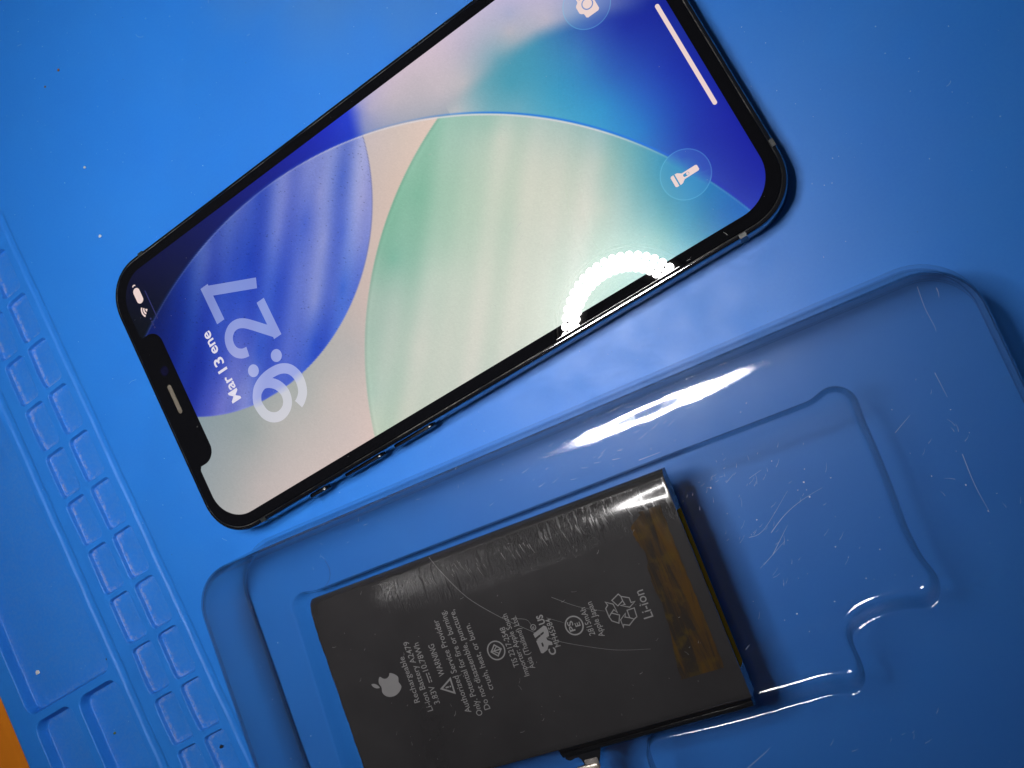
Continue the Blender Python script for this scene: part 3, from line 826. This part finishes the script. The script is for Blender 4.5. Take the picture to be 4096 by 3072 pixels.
# ---------------------------------------------------------------- clear plastic tray
TA = -6.03 * math.pi / 180
TX = np.array([math.cos(TA), math.sin(TA)]); TY = np.array([-math.sin(TA), math.cos(TA)])
KT = 0.9807                                             # outlines were measured for a 3 mm lower tray
def kt(p): return (60.09 + (p[0] - 60.09) * KT, -64.09 + (p[1] + 64.09) * KT)
RX0, RX1, RY1, RY0 = -70.4, 93.4, -48.2, -151.0
def tray_ring(d, z, n=12):
    hx, hy = (RX1 - RX0) / 2 - d, (RY1 - RY0) / 2 - d
    r = max(9.2 - d * 0.8, 2.0)
    out = []
    for x, y in rrect(hx, hy, r, n, (RX0 + RX1) / 2, (RY0 + RY1) / 2):
        p = TX * x + TY * y
        out.append((p[0], p[1], z))
    return out
ZT, ZF = 21.0, 15.2
cav = [(-55.4, -58.0), (-55.6, -56.8), (-54.7, -55.6), (-53.3, -55.0), (-51.9, -54.8), (-50.6, -55.2), (-49.6, -55.75), (-48.0, -56.0), (-39.5, -56.9), (-20, -59.1), (0, -61.4), (16.8, -63.3), (28.6, -64.6), (42, -66.2), (52, -67.35), (54.3, -67.6), (56.3, -67.8), (57.8, -67.4), (59.2, -67.1), (60.4, -67.4), (61.5, -68.1), (62.2, -69.0), (62.6, -70.3), (62.5, -71.5), (62.1, -73.1), (61.7, -76.2), (61.2, -80.4), (60.2, -87.0), (59.2, -92.5), (58.9, -95.9), (58.8, -98.4), (59.1, -100.4), (59.3, -101.9), (58.8, -103.7), (57.5, -105.2), (55.9, -105.7), (54.4, -105.1), (52.5, -104.4), (49.9, -103.9), (47.2, -103.7), (44.7, -104.1), (43.2, -104.7), (42.3, -105.8), (42.0, -107.4), (41.9, -109.4), (41.5, -111.3), (40.9, -112.7), (39.6, -113.6), (38.2, -113.6), (36.8, -112.9), (35.2, -112.4), (28.2, -111.6), (18.0, -110.5), (11.9, -109.6), (6.6, -108.8), (3.9, -108.4), (2.0, -108.6), (0.8, -109.6), (0.0, -111.2), (-0.4, -113.5), (-0.8, -118), (-1.5, -124), (-3.5, -126), (-7, -126.4), (-24, -124.5), (-28, -123.6), (-30, -121.5), (-30.4, -117), (-30.2, -110), (-31.5, -105.6), (-34, -104.4), (-52, -102.0), (-58.5, -101.2), (-60.6, -100.2), (-61.6, -98.2), (-61.2, -94.5), (-59.5, -83.5), (-57.6, -72), (-56.2, -63.5)]
def resample(P, step):
    P = np.array(P + [P[0]]); s = np.concatenate([[0], np.cumsum(np.linalg.norm(np.diff(P, axis=0), axis=1))])
    n = int(s[-1] / step); q = np.linspace(0, s[-1], n, endpoint=False)
    return np.stack([np.interp(q, s, P[:, 0]), np.interp(q, s, P[:, 1])], 1)
cav = [kt(p) for p in cav]
cv = resample(catmull(cav, closed=True, k=6), 0.55)
for _ in range(3): cv = 0.5 * cv + 0.25 * (np.roll(cv, 1, 0) + np.roll(cv, -1, 0))
def area(P): return 0.5 * np.sum(P[:, 0] * np.roll(P[:, 1], -1) - np.roll(P[:, 0], -1) * P[:, 1])
if area(cv) < 0: cv = cv[::-1]
def offset(P, d):
    """inward offset of a CCW loop, kept tidy by a little smoothing"""
    steps = max(1, int(abs(d) / 0.15)); Q = P.copy()
    for _ in range(steps):
        t = np.roll(Q, -1, 0) - np.roll(Q, 1, 0); t /= np.linalg.norm(t, axis=1)[:, None] + 1e-9
        Q = Q + np.stack([-t[:, 1], t[:, 0]], 1) * d / steps
        Q = 0.6 * Q + 0.2 * (np.roll(Q, 1, 0) + np.roll(Q, -1, 0))
    return Q
def tray():
    outer = [(-3.0, 0.25), (-2.5, 0.3), (-2.1, 0.5), (-1.9, 0.95), (-1.0, 9.5), (-0.1, 18.0), (0.12, 19.0), (0.35, 19.45), (0.75, 19.70), (1.2, 19.74), (1.28, 19.85), (1.34, 20.2), (1.42, 20.34)] + [(d, ZT - 0.0275 * (6.2 - d) ** 2) for d in (1.65, 2.0, 2.5, 3.0, 3.5, 4.0, 4.5, 5.0, 5.5, 6.2)] + [(8.5, ZT)]
    OR = [tray_ring(d, z) for d, z in outer]
    inner = [(-0.7, ZT), (-0.3, ZT - 0.05), (-0.06, ZT - 0.22), (0.06, ZT - 0.6), (0.3, ZT - 2.2), (0.62, ZF + 1.3), (0.75, ZF + 0.75), (1.0, ZF + 0.32), (1.4, ZF + 0.08), (1.9, ZF)]
    IR = [[(x, y, z) for x, y in offset(cv, d)] for d, z in inner]
    v = []; f = []
    n = len(OR[0])
    for r in OR: v += r
    for k in range(len(OR) - 1):
        for i in range(n):
            j = (i + 1) % n; f.append((k * n + i, k * n + j, (k + 1) * n + j, (k + 1) * n + i))
    a0 = (len(OR) - 1) * n; b0 = len(v); m = len(IR[0])
    for r in IR: v += r
    for k in range(len(IR) - 1):
        for i in range(m):
            j = (i + 1) % m; f.append((b0 + k * m + i, b0 + k * m + j, b0 + (k + 1) * m + j, b0 + (k + 1) * m + i))
    lo = [(p[0], p[1]) for p in OR[-1]]; li = [(p[0], p[1]) for p in IR[0]]
    t = tri_poly([lo, li]); mp = lambda i: a0 + i if i < n else b0 + i - n
    f += fix_up(v, [tuple(mp(i) for i in q) for q in t])
    c0 = b0 + (len(IR) - 1) * m
    t = tri_poly([[(p[0], p[1]) for p in IR[-1]]])
    f += fix_up(v, [tuple(c0 + i for i in q) for q in t])
    return mesh('plastic_tray', v, f, MAT_TRAY)
to = link('plastic_tray', tray(), None, None, 'clear plastic blister tray with rounded corners and battery recess on the blue mat', 'tray')
sm = to.modifiers.new('thickness', 'SOLIDIFY'); sm.thickness = 0.35 * MM; sm.offset = -1.0
auto_smooth(to, 60)

SCR = [(18, [(79.6, -59.2), (78.9, -62.8), (78.7, -65.9), (78.5, -67.0)]), (18, [(81.9, -60.8), (81.8, -61.6), (81.5, -62.4)]), (18, [(75.1, -72.7), (74.8, -77.1)]), (18, [(72.3, -86.1), (71.5, -91.3), (71.3, -96.1)]),
       (0, [(34.9, -84.3), (37.9, -84.2), (44.9, -79.9)]), (0, [(38.8, -85.2), (42.5, -83.4), (46.4, -82.4), (50.4, -82.0)]), (0, [(34.9, -89.7), (40.2, -87.5)]), (0, [(36.1, -73.9), (38.1, -73.0)]), (0, [(40.1, -75.0), (42.7, -74.6)]),
       (18, [(20.9, -60.7), (22.3, -61.1)]), (18, [(25.2, -63.0), (29.3, -63.5)]), (0, [(37.1, -88.8), (42.0, -85.2)]), (0, [(24.5, -101.8), (25.7, -101.3)]), (18, [(16.1, -118.7), (20.2, -117.4), (21.4, -116.9)]), (18, [(65.2, -78.5), (68.6, -77.0)])]
MAT_SCUFF = m_gloss('scuffed_plastic', (0.26, 0.34, 0.52), 0.6)
vf = []
for z, q in SCR:
    z = (ZT if z else ZF) + 0.03
    vf.append(strip(catmull([kt(p) for p in q], k=4), random.uniform(0.06, 0.11), z, w_end=0.03))
def short(n, fn, z, a0, da, l0, l1):
    for _ in range(n):
        x, y = fn(); a = random.gauss(a0, da); L = random.uniform(l0, l1)
        vf.append(strip([(x, y), (x + L * math.cos(a) * 0.5, y + L * math.sin(a) * 0.5), (x + L * math.cos(a + 0.12), y + L * math.sin(a + 0.12))], random.uniform(0.035, 0.075), z + 0.03, w_end=0.02))
short(42, lambda: (random.gauss(38, 8), random.gauss(-84, 6)), ZF, 0.55, 0.35, 0.3, 1.8)
short(30, lambda: (random.gauss(36, 6), random.gauss(-73, 2.0)), ZF, 0.5, 0.5, 0.2, 1.0)
short(40, lambda: (random.uniform(-5, 40), random.uniform(-60.5, -53) - 0.0), ZT, -0.1, 0.25, 0.3, 1.8)
short(16, lambda: (random.uniform(66, 78), random.uniform(-110, -68)), ZT, 1.2, 0.7, 0.3, 1.6)
short(14, lambda: (random.uniform(-45, -5), random.uniform(-52, -47)), ZT, 0.6, 0.8, 0.3, 1.0)
short(10, lambda: (random.uniform(5, 50), random.uniform(-128, -117)), ZT, 0.4, 0.6, 0.3, 1.4)
link('scratches', mesh('scratches', *join(*vf), MAT_SCUFF, False), to, kind='stuff')

# ---------------------------------------------------------------- phone battery in the tray recess
BA = math.radians(-6.858)
BX, BY = kt((-14.93, -82.65))
batt_o = empty('phone_battery', (BX, BY, ZF + 0.02), BA, 'flat black phone battery with grey print lying in the clear tray', 'battery')
batt_o.scale = (KT, KT, 1.0)
BL, BW, BT = 80.4, 42.6, 4.6
def cell():
    xs = np.concatenate([[-BL / 2], np.linspace(-BL / 2 + 0.25, -BL / 2 + 2, 5), np.linspace(-BL / 2 + 4, BL / 2 - 4, 36), np.linspace(BL / 2 - 2, BL / 2 - 0.25, 5), [BL / 2]])
    ys = np.concatenate([-BW / 2 + np.array([0, 0.15, 0.4, 0.8, 1.3]), np.linspace(-BW / 2 + 2, 13, 26), np.linspace(13.4, BW / 2 - 1.3, 34), BW / 2 - np.array([0.8, 0.4, 0.15, 0.0])])
    X, Y = np.meshgrid(xs, ys, indexing='ij')
    Z = np.full_like(X, BT)
    ey = Y - (BW / 2 - 6.8)                               # long upper edge rolls over softly
    Z -= np.where(ey > 0, 0.026 * ey ** 2, 0)
    e2 = np.clip(1.3 - (BW / 2 - Y), 0, 9); Z -= 0.55 * e2 ** 2
    e3 = np.clip(1.0 - (Y + BW / 2), 0, 9); Z -= 0.35 * e3 ** 2
    e4 = np.clip(0.5 - (X + BL / 2), 0, 9); Z -= 0.8 * e4 ** 2
    e5 = np.clip(0.3 - (BL / 2 - X), 0, 9); Z -= 0.6 * e5 ** 2
    X = X + (0.05 * np.sin(Y * 0.9) + 0.04 * np.sin(Y * 2.3)) * (xs[:, None] < -BL / 2 + 0.1)
    n, m = X.shape
    top = np.stack([X, Y, Z], -1).reshape(-1, 3); bot = np.stack([X, Y, np.full_like(Z, 0.0)], -1).reshape(-1, 3)
    idx = np.arange(n * m).reshape(n, m)
    f = [tuple(q) for q in np.stack([idx[:-1, :-1], idx[1:, :-1], idx[1:, 1:], idx[:-1, 1:]], -1).reshape(-1, 4)]
    bd = list(idx[:, 0]) + list(idx[-1, 1:]) + list(idx[-2::-1, -1]) + list(idx[0, -2:0:-1])
    o = n * m; V = np.vstack([top, bot[bd]]); k = len(bd)
    for i in range(k):
        j = (i + 1) % k; f.append((bd[j], bd[i], o + i, o + j))
    f.append(tuple(reversed([o + i for i in range(k)])))
    return mesh('cell', V, f, MAT_BATT)
o = link('cell', cell(), batt_o); auto_smooth(o, 45)
def btop(y):
    ey = y - (BW / 2 - 6.8); z = BT - (0.026 * ey * ey if ey > 0 else 0); return z
# black protection strip along the lower long edge
pr = [(0.05, 0.0), (2.3, 0.0), (2.3, 2.3), (2.0, 2.8), (1.55, 3.0), (1.2, 2.75), (0.8, 3.2), (0.05, 3.5)]
xs = [1.2, 1.6, 8, 16, 24, 34.2, 36.4, 39.6]
rg = [[(x, -BW / 2 - a * (0.75 if i in (0,) else 1), b * (0.85 if i in (0, len(xs) - 1) else 1)) for a, b in pr] for i, x in enumerate(xs)]
vv = [p for r in rg for p in r]; n = len(pr); f = []
for k in range(len(xs) - 1):
    for i in range(n):
        j = (i + 1) % n; f.append((k * n + i, (k + 1) * n + i, (k + 1) * n + j, k * n + j))
f += [tuple(range(n)), tuple(reversed([(len(xs) - 1) * n + i for i in range(n)]))]
me = mesh('protection_strip', vv, f, MAT_STRIP)
bm = bmesh.new(); bm.from_mesh(me); bmesh.ops.recalc_face_normals(bm, faces=bm.faces); bm.to_mesh(me); bm.free()
o = link('protection_strip', me, batt_o); auto_smooth(o, 35)
# amber tape over the right end, lapping down the end wall
def tape():
    L = catmull([(29.6, -15.0), (29.7, -12), (30.9, -6), (31.3, -1), (31.1, 4), (31.9, 8), (31.2, 11.5), (31.4, 13.6), (33.2, 14.6), (33.6, 15.5)], k=5)
    ys = np.array([p[1] for p in L]); xl = np.array([p[0] for p in L])
    xl = xl + 0.12 * np.sin(ys * 5.1) + 0.08 * np.sin(ys * 9.7)
    v = []; f = []; m = 9
    for y, x0 in zip(ys, xl):
        for k in range(m):
            x = x0 + (37.7 + 0.08 * math.sin(y * 2.2) - x0) * k / (m - 1)
            v.append((x, y, btop(y) + 0.05 + 0.03 * math.sin(x * 2.1 + y * 0.7)))
    for i in range(len(ys) - 1):
        for k in range(m - 1):
            a = i * m + k; f.append((a, a + 1, a + m + 1, a + m))
    return v, f
v, f = tape()
link('tape', mesh('tape', v, f, MAT_TAPE), batt_o)
x = BL / 2 + 0.06
vv = [(x, y, z) for y in np.linspace(-16, 13.5, 12) for z in (0.4, 2.0, BT - 0.55)]
f = [(i * 3 + s, (i + 1) * 3 + s, (i + 1) * 3 + s + 1, i * 3 + s + 1) for i in range(11) for s in (0, 1)]
link('end_tape', mesh('end_tape', vv, f, m_gloss('amber_tape_edge', (0.26, 0.15, 0.010), 0.5, 0.0, (0.6, 0.5, 0.2))), batt_o)

# print on the wrap (reads towards local +y, tops of letters towards -x)
ZP = BT + 0.03
def bt(body, s, e, name='printed_line', cap=1.36, bold=0.004):
    v, f = text_mesh(body, s, e, ZP, cap=cap, bold=bold)
    link(name, mesh(name, v, f, MAT_INK, False), batt_o)
bt('Rechargeable', (-22.45, -5.12), (-22.45, 4.34))
bt('Li-ion Battery A2479', (-20.30, -7.45), (-20.30, 6.90))
bt('3.83V', (-18.28, -6.5), (-18.28, -2.85))
bt('10.78Wh', (-18.28, 0.25), (-18.28, 6.05))
bt('WARNING', (-15.15, -1.65), (-15.15, 4.86))
bt('Authorized Service Provider', (-12.42, -9.85), (-12.42, 9.1))
bt('Only. Potential for fire or burning.', (-10.25, -11.0), (-10.25, 10.3))
bt('Do not disassemble, puncture,', (-8.28, -10.3), (-8.28, 9.85))
bt('crush, heat, or burn.', (-6.18, -6.95), (-6.18, 6.4))
bt('TIS 2217-2548', (0.6, -4.25), (0.6, 3.65), cap=1.2)
bt('Importer: Apple South', (1.95, -6.45), (1.95, 5.9), cap=1.2)
bt('Asia (Thailand) Ltd.', (3.6, -5.45), (3.6, 4.95), cap=1.2)
bt('MH45584', (10.06, -2.98), (10.06, 2.45), cap=1.2)
bt('2815mAh', (17.33, -2.88), (17.33, 2.43), cap=1.2)
bt('Apple Japan', (18.95, -3.65), (18.95, 3.05), cap=1.2)
bt('Li-ion', (29.0, -2.95), (29.0, 2.25), cap=1.95)
def ink(name, *vf): link(name, mesh(name, *join(*vf), MAT_INK, False), batt_o)
# direct-current sign, warning triangle
ink('direct_current_sign', strip([(-18.95, -2.15), (-18.95, -0.2)], 0.22, ZP), *[strip([(-18.42, a), (-18.42, a + 0.5)], 0.22, ZP) for a in (-2.15, -1.43, -0.7)])
tri = [(-14.45, -5.45), (-16.9, -3.95), (-14.3, -2.6)]
ink('warning_triangle', strip(tri, 0.34, ZP, closed=True), strip([(-15.95, -4.0), (-15.2, -4.02)], 0.3, ZP), flat([circle(-14.88, -4.03, 0.18, 10)], ZP))
# maker's emblem: bitten fruit with a leaf (top towards -x)
def fruit():
    # drawn upright (x right, y up), then turned
    P = [(0.0, 1.55), (0.75, 1.78), (1.45, 1.62), (1.98, 1.12), (1.48, 0.55), (1.32, -0.15), (1.62, -0.85), (2.08, -1.2), (1.65, -2.05), (1.0, -2.62), (0.45, -2.55), (0.0, -2.4), (-0.5, -2.57), (-1.05, -2.6), (-1.7, -1.95), (-2.2, -0.85), (-2.2, 0.35), (-1.75, 1.3), (-0.95, 1.75)]
    P = catmull(P, closed=True, k=4)
    leaf = catmull([(0.05, 1.95), (0.1, 2.6), (0.5, 3.2), (1.1, 3.45), (1.05, 2.8), (0.6, 2.2)], closed=True, k=4)
    T = lambda L: [(-28.1 - y * 1.06, -0.15 + x * 1.06) for x, y in L]
    return flat([T(P)], ZP), flat([T(leaf)], ZP)
ink('maker_emblem', *fruit())
# round standards mark
cx, cy = -2.82, -0.13
A = lambda pts: [(cx + x, cy + y) for x, y in pts]
ink('standards_mark', strip(circle(cx, cy, 1.78, 40), 0.26, ZP, closed=True),
    strip(A([(0, -1.1), (1.1, 0), (0, 1.1), (-1.1, 0)]), 0.26, ZP, closed=True), strip(A([(-1.1, 0.0), (1.1, 0.0)]), 0.24, ZP + 0.004),
    strip(A([(-0.45, 0.1), (0.45, 0.75)]), 0.2, ZP + 0.008), strip(A([(-0.45, -0.1), (0.45, -0.75)]), 0.2, ZP + 0.008))
# recognised-component mark: mirrored R joined to U, with C, US and a ringed R
RU_U = [(5.66, 0.66), (5.73, -0.17), (7.77, 0.52), (7.79, 0.2), (5.83, -0.58), (7.84, -0.73), (8.55, -0.6), (8.79, 0.33), (8.69, 1.27), (8.27, 1.56)]
RU_R = [(5.71, -0.77), (5.77, -1.86), (5.8, -3.14), (6.13, -3.3), (7.22, -2.95), (7.8, -2.18), (8.6, -2.35), (8.69, -1.78), (7.93, -1.22), (7.87, -0.71), (7.42, -0.2)]
RU_H = [(6.54, -1.41), (6.49, -2.07), (6.79, -2.16), (6.9, -1.79), (6.83, -1.34)]
ink('component_mark', flat([RU_U], ZP), flat([RU_R, RU_H], ZP + 0.004))
bt('C', (8.75, -4.15), (8.75, -2.85), 'component_mark_letter', 1.4, 0.03)
bt('US', (8.75, 1.85), (8.75, 3.65), 'component_mark_letter', 1.35, 0.03)
ink('registered_sign', strip(circle(6.15, 1.85, 0.52, 20), 0.14, ZP, closed=True))
bt('R', (6.42, 1.6), (6.42, 2.12), 'registered_letter', 0.55)
# PSE circle
ink('safety_mark', strip(circle(14.05, -0.17, 1.72, 40), 0.26, ZP, closed=True))
bt('PS', (13.95, -1.1), (13.95, 0.85), 'safety_mark_letter', 1.15, 0.02)
bt('E', (15.25, -0.55), (15.25, 0.22), 'safety_mark_letter', 1.05, 0.02)
# recycling loop: three folded outline arrows
REC = [[(22.72, 2.05), (24.32, 2.79), (24.64, 2.24), (24.64, 1.39), (23.43, 0.78)], [(24.64, 2.24), (26.0, 1.55), (26.03, 0.63), (26.77, 0.6), (25.46, -0.1), (23.94, 0.69), (24.8, 0.62), (24.64, 1.39)],
       [(26.2, -0.46), (26.07, -2.1), (25.42, -2.36), (24.73, -1.89), (24.77, -0.47)], [(25.42, -2.36), (24.15, -3.15), (23.17, -2.72), (22.92, -3.23), (22.95, -1.74), (24.25, -0.9), (23.93, -1.52), (24.73, -1.89)],
       [(22.41, -2.23), (21.29, -1.44), (21.08, -0.59), (21.77, -0.08), (23.1, -0.88)], [(21.08, -0.59), (21.04, 1.0), (21.65, 1.47), (21.43, 2.12), (22.7, 1.34), (22.9, -0.36), (22.44, 0.37), (21.77, -0.08)]]
ink('recycling_mark', *[strip(q, 0.19, ZP + 0.003 * k, closed=True) for k, q in enumerate(REC)])
# scratches in the wrap: a few long ones and many short nicks
def scr_z(p, w, dz=0.05):
    v, f = strip(p, w, 0, w_end=w * 0.4)
    return [(x, y, btop(y) + dz) for x, y, z in v], f
long_s = [[(-10.1, 21.0), (-7.85, 16.8), (-4.7, 11.2), (-0.25, 6.3), (4.1, 2.45), (9.3, -1.6), (14.8, -4.45), (20.3, -6.75), (26.3, -8.3)], [(3.2, 4.45), (5.3, 3.66), (5.9, 2.5), (5.7, 1.3)], [(11.8, 6.1), (16.1, 2.9), (20.7, 0.6)], [(9.4, 2.75), (12.3, 0.9)]]
for q, w in zip(long_s, (0.10, 0.07, 0.07, 0.06)):
    link('scratch', mesh('scratch', *scr_z(catmull(q, k=5), w), MAT_SCRATCH, False), batt_o)
nk = []
for _ in range(85):
    x, y = random.uniform(-38, 38), random.uniform(-20, 20); a = random.gauss(0.5, 0.8); L = random.uniform(0.1, 1.0) ** 2 + 0.1
    nk.append(scr_z([(x, y), (x + L * math.cos(a) * 0.5, y + L * math.sin(a) * 0.5), (x + L * math.cos(a + 0.2), y + L * math.sin(a + 0.2))], random.uniform(0.04, 0.10), 0.055))
for _ in range(50):                                       # brushed marks along the rolled edge
    x = random.uniform(-22, 34); y = random.uniform(15.8, 18.6); L = random.uniform(0.6, 2.0)
    nk.append(scr_z([(x, y), (x + L * 0.12, y - L * 0.5), (x + L * 0.3, y - L)], random.uniform(0.04, 0.09), 0.056))
link('nicks', mesh('nicks', *join(*nk), MAT_SCRATCH, False), batt_o, kind='stuff')
# flexible connector leaving the strip and its plated end
def world_to_b(p):
    q = (np.array(p) - np.array([-14.93, -82.65])); c, s = math.cos(BA), math.sin(BA)
    return (q[0] * c + q[1] * s, -q[0] * s + q[1] * c)
fx = [(-7.6, -106.6), (-8.9, -107.6), (-9.6, -108.7), (-10.3, -109.6), (-13.2, -109.2), (-13.3, -107.9), (-13.6, -107.35), (-14.3, -107.2), (-14.9, -107.3), (-15.5, -107.3), (-16.1, -106.9), (-16.3, -106.3), (-15.9, -105.7), (-15.3, -105.8), (-14.8, -106.2), (-14.0, -105.9), (-13.4, -105.2), (-11, -105.0), (-8.2, -105.6)]
fl = [world_to_b(p) for p in fx]
zb = 1.6
v = [(x, y, zb + h) for h in (0, 0.18) for x, y in fl]; n = len(fl)
t = fix_up(v[:n], tri_poly([fl]))
f = [tuple(reversed(q)) for q in t] + [tuple(i + n for i in q) for q in t]
if area(np.array(fl)) < 0: sd = [(n + i, n + (i + 1) % n, (i + 1) % n, i) for i in range(n)]
else: sd = [(i, (i + 1) % n, n + (i + 1) % n, n + i) for i in range(n)]
flex = link('flex_cable', mesh('flex_cable', v, f + sd, MAT_FLEX, False), batt_o)
c = world_to_b((-13.1, -112.3))
a = math.radians(0)
pts = [(c[0] + x, c[1] + y) for x, y in rrect(2.35, 3.3, 0.6, 6)]
rg = [[(x, y, zb + z) for x, y in pts] for z in (0.2, 0.75)] + [[(c[0] + (x - c[0]) * 0.96, c[1] + (y - c[1]) * 0.97, zb + 0.85) for x, y in pts]]
link('connector_plate', mesh('connector_plate', *lofted(rg), MAT_STEEL), flex)
nk2 = world_to_b((-11.6, -109.3))
pts = [(nk2[0] + x, nk2[1] + y) for x, y in rrect(1.35, 1.0, 0.2, 3)]
link('connector_neck', mesh('connector_neck', *lofted([[(x, y, zb + z) for x, y in pts] for z in (0.2, 0.42)]), m_gloss('grey_flex', (0.20, 0.18, 0.17), 0.4)), flex)

# ---------------------------------------------------------------- crumbs, hair, dust
def crumb(name, x, y, z, r, mat, label, cat, flatness=0.5):
    bm = bmesh.new(); bmesh.ops.create_icosphere(bm, subdivisions=1, radius=1.0)
    rd = random.Random(hash((x, y)) & 0xffff)
    for q in bm.verts: q.co *= rd.uniform(0.65, 1.15)
    v = [(q.co.x * r * rd.uniform(.9, 1.1), q.co.y * r * 0.8, q.co.z * r * flatness) for q in bm.verts]
    f = [tuple(w.index for w in q.verts) for q in bm.faces]; bm.free()
    link(name, mesh(name, v, f, mat, False), None, (x, y, z + r * flatness * 0.8), label, cat)
crumb('crumb', -69.4, 67.9, 0, 0.45, MAT_WHITE, 'round white crumb on the flat mat, upper left of the phone', 'crumb', 0.7)
crumb('crumb', -73.9, 50.1, 0, 0.50, MAT_WHITE, 'angular white flake on the flat mat, left of the phone', 'crumb', 0.4)
crumb('crumb', -64.3, 94.5, 0, 0.50, MAT_RUST, 'orange brown crumb on the flat mat in the upper left', 'crumb')
crumb('crumb', -70.2, 93.5, 0, 0.38, MAT_RUST, 'small reddish crumb near the left edge of the picture, beside the orange brown crumb', 'crumb')
crumb('crumb', -152.3, -38.1, -3.0, 0.95, MAT_WHITE, 'pale grey flake in the large pocket of the mat at lower left', 'crumb', 0.25)
crumb('crumb', -128.3, -44.3, -3.0, 0.5, MAT_DARK, 'tiny black crumb in the upper large pocket near its lower right corner', 'crumb', 0.8)
crumb('crumb', -103.9, -76.9, -1.05, 0.62, MAT_DARK, 'dark crumb inside a small mat pocket beside the clear tray', 'crumb', 0.8)
crumb('crumb', -135.6, -62.0, -3.0, 0.5, m_gloss('green_crumb', (0.06, 0.09, 0.03), 0.7), 'olive green crumb in the narrow deep mat pocket at lower left', 'crumb', 0.5)
hp = catmull([(-42.9, -51.2), (-42.8, -52.9), (-43.3, -54.3), (-44.4, -55.4), (-45.7, -55.9)], k=5)
P = [Vector((*kt(q), ZT + 0.08)) for q in hp]; v = []; f = []
for i, p in enumerate(P):
    t = (P[min(i + 1, len(P) - 1)] - P[max(i - 1, 0)]).normalized(); s = Vector((-t.y, t.x, 0))
    v += [tuple(p + s * 0.035), tuple(p + Vector((0, 0, 0.06))), tuple(p - s * 0.035)]
for i in range(len(P) - 1):
    f += [(i * 3, i * 3 + 3, i * 3 + 4, i * 3 + 1), (i * 3 + 1, i * 3 + 4, i * 3 + 5, i * 3 + 2)]
link('hair', mesh('hair', v, f, MAT_FIBRE), None, None, 'thin dark curved hair on the tray near the battery corner', 'hair')
def specks(n, fn, name, label, mat, r0, r1):
    vf = []
    for _ in range(n):
        x, y, z = fn(); r = random.uniform(r0, r1) * random.uniform(0.6, 1); a = random.uniform(0, 6.28)
        e = random.uniform(0.4, 1.0)
        c, s = math.cos(a), math.sin(a)
        base = [(r, 0), (r * 0.1, r * e), (-r, r * 0.2), (-r * 0.1, -r * e)]
        vv = [(x + p * c - q * s, y + p * s + q * c, z) for p, q in base] + [(x, y, z + r * 0.5)]
        vf.append((vv, [(0, 1, 4), (1, 2, 4), (2, 3, 4), (3, 0, 4)]))
    link(name, mesh(name, *join(*vf), mat, False), None, None, label, 'dust', kind='stuff')
def on_mat():
    while True:
        x, y = random.uniform(-98, 125), random.uniform(-50, 125)
        if abs(x) < 75 and abs(y) < 37: continue
        if (y - 1.5) < -38 - 0.105 * (x + 70) and x > -82 and x < 95: continue
        return x, y, 0.01
def on_tray():
    while True:
        x, y = random.uniform(-70, 85), random.uniform(-128, -48)
        p = np.array([x, y]) ; tx_, ty_ = p @ TX, p @ TY
        if ty_ > RY1 - 9 or tx_ < RX0 + 9 or tx_ > RX1 - 9: continue
        b = world_to_b((x, y))
        if abs(b[0]) < 46 and abs(b[1]) < 27: continue
        if x > 20 and y < -64 and x < 64 and y > -116: 
            if 30 < x < 57 and -103 < y < -72: return x, y, ZF + 0.02
            continue
        if y < -98: continue
        return x, y, ZT + 0.02
specks(260, on_mat, 'mat_dust', 'scattered tiny pale dust specks on the open blue mat', m_gloss('pale_dust', (0.45, 0.52, 0.62), 0.8), 0.05, 0.17)
specks(45, on_mat, 'dark_mat_dust', 'scattered tiny dark specks on the open blue mat', MAT_FIBRE, 0.06, 0.16)
specks(48, on_tray, 'tray_dust', 'scattered tiny pale specks on the clear tray', m_gloss('tray_dust', (0.6, 0.6, 0.62), 0.7), 0.06, 0.2)

vf = []
for _ in range(16):
    x, y, z = on_mat(); a = random.uniform(0, 6.28); L = random.uniform(0.8, 2.6); b = random.uniform(-1.2, 1.2)
    q = [(x, y)]
    for k in range(6):
        q.append((q[-1][0] + L / 6 * math.cos(a), q[-1][1] + L / 6 * math.sin(a))); a += b / 6 + random.gauss(0, 0.12)
    vf.append(strip(q, 0.05, 0.05))
link('mat_lint', mesh('mat_lint', *join(*vf), m_gloss('lint', (0.34, 0.42, 0.60), 0.8), False), None, None, 'scattered fine pale lint fibres on the open blue mat', 'lint', kind='stuff')
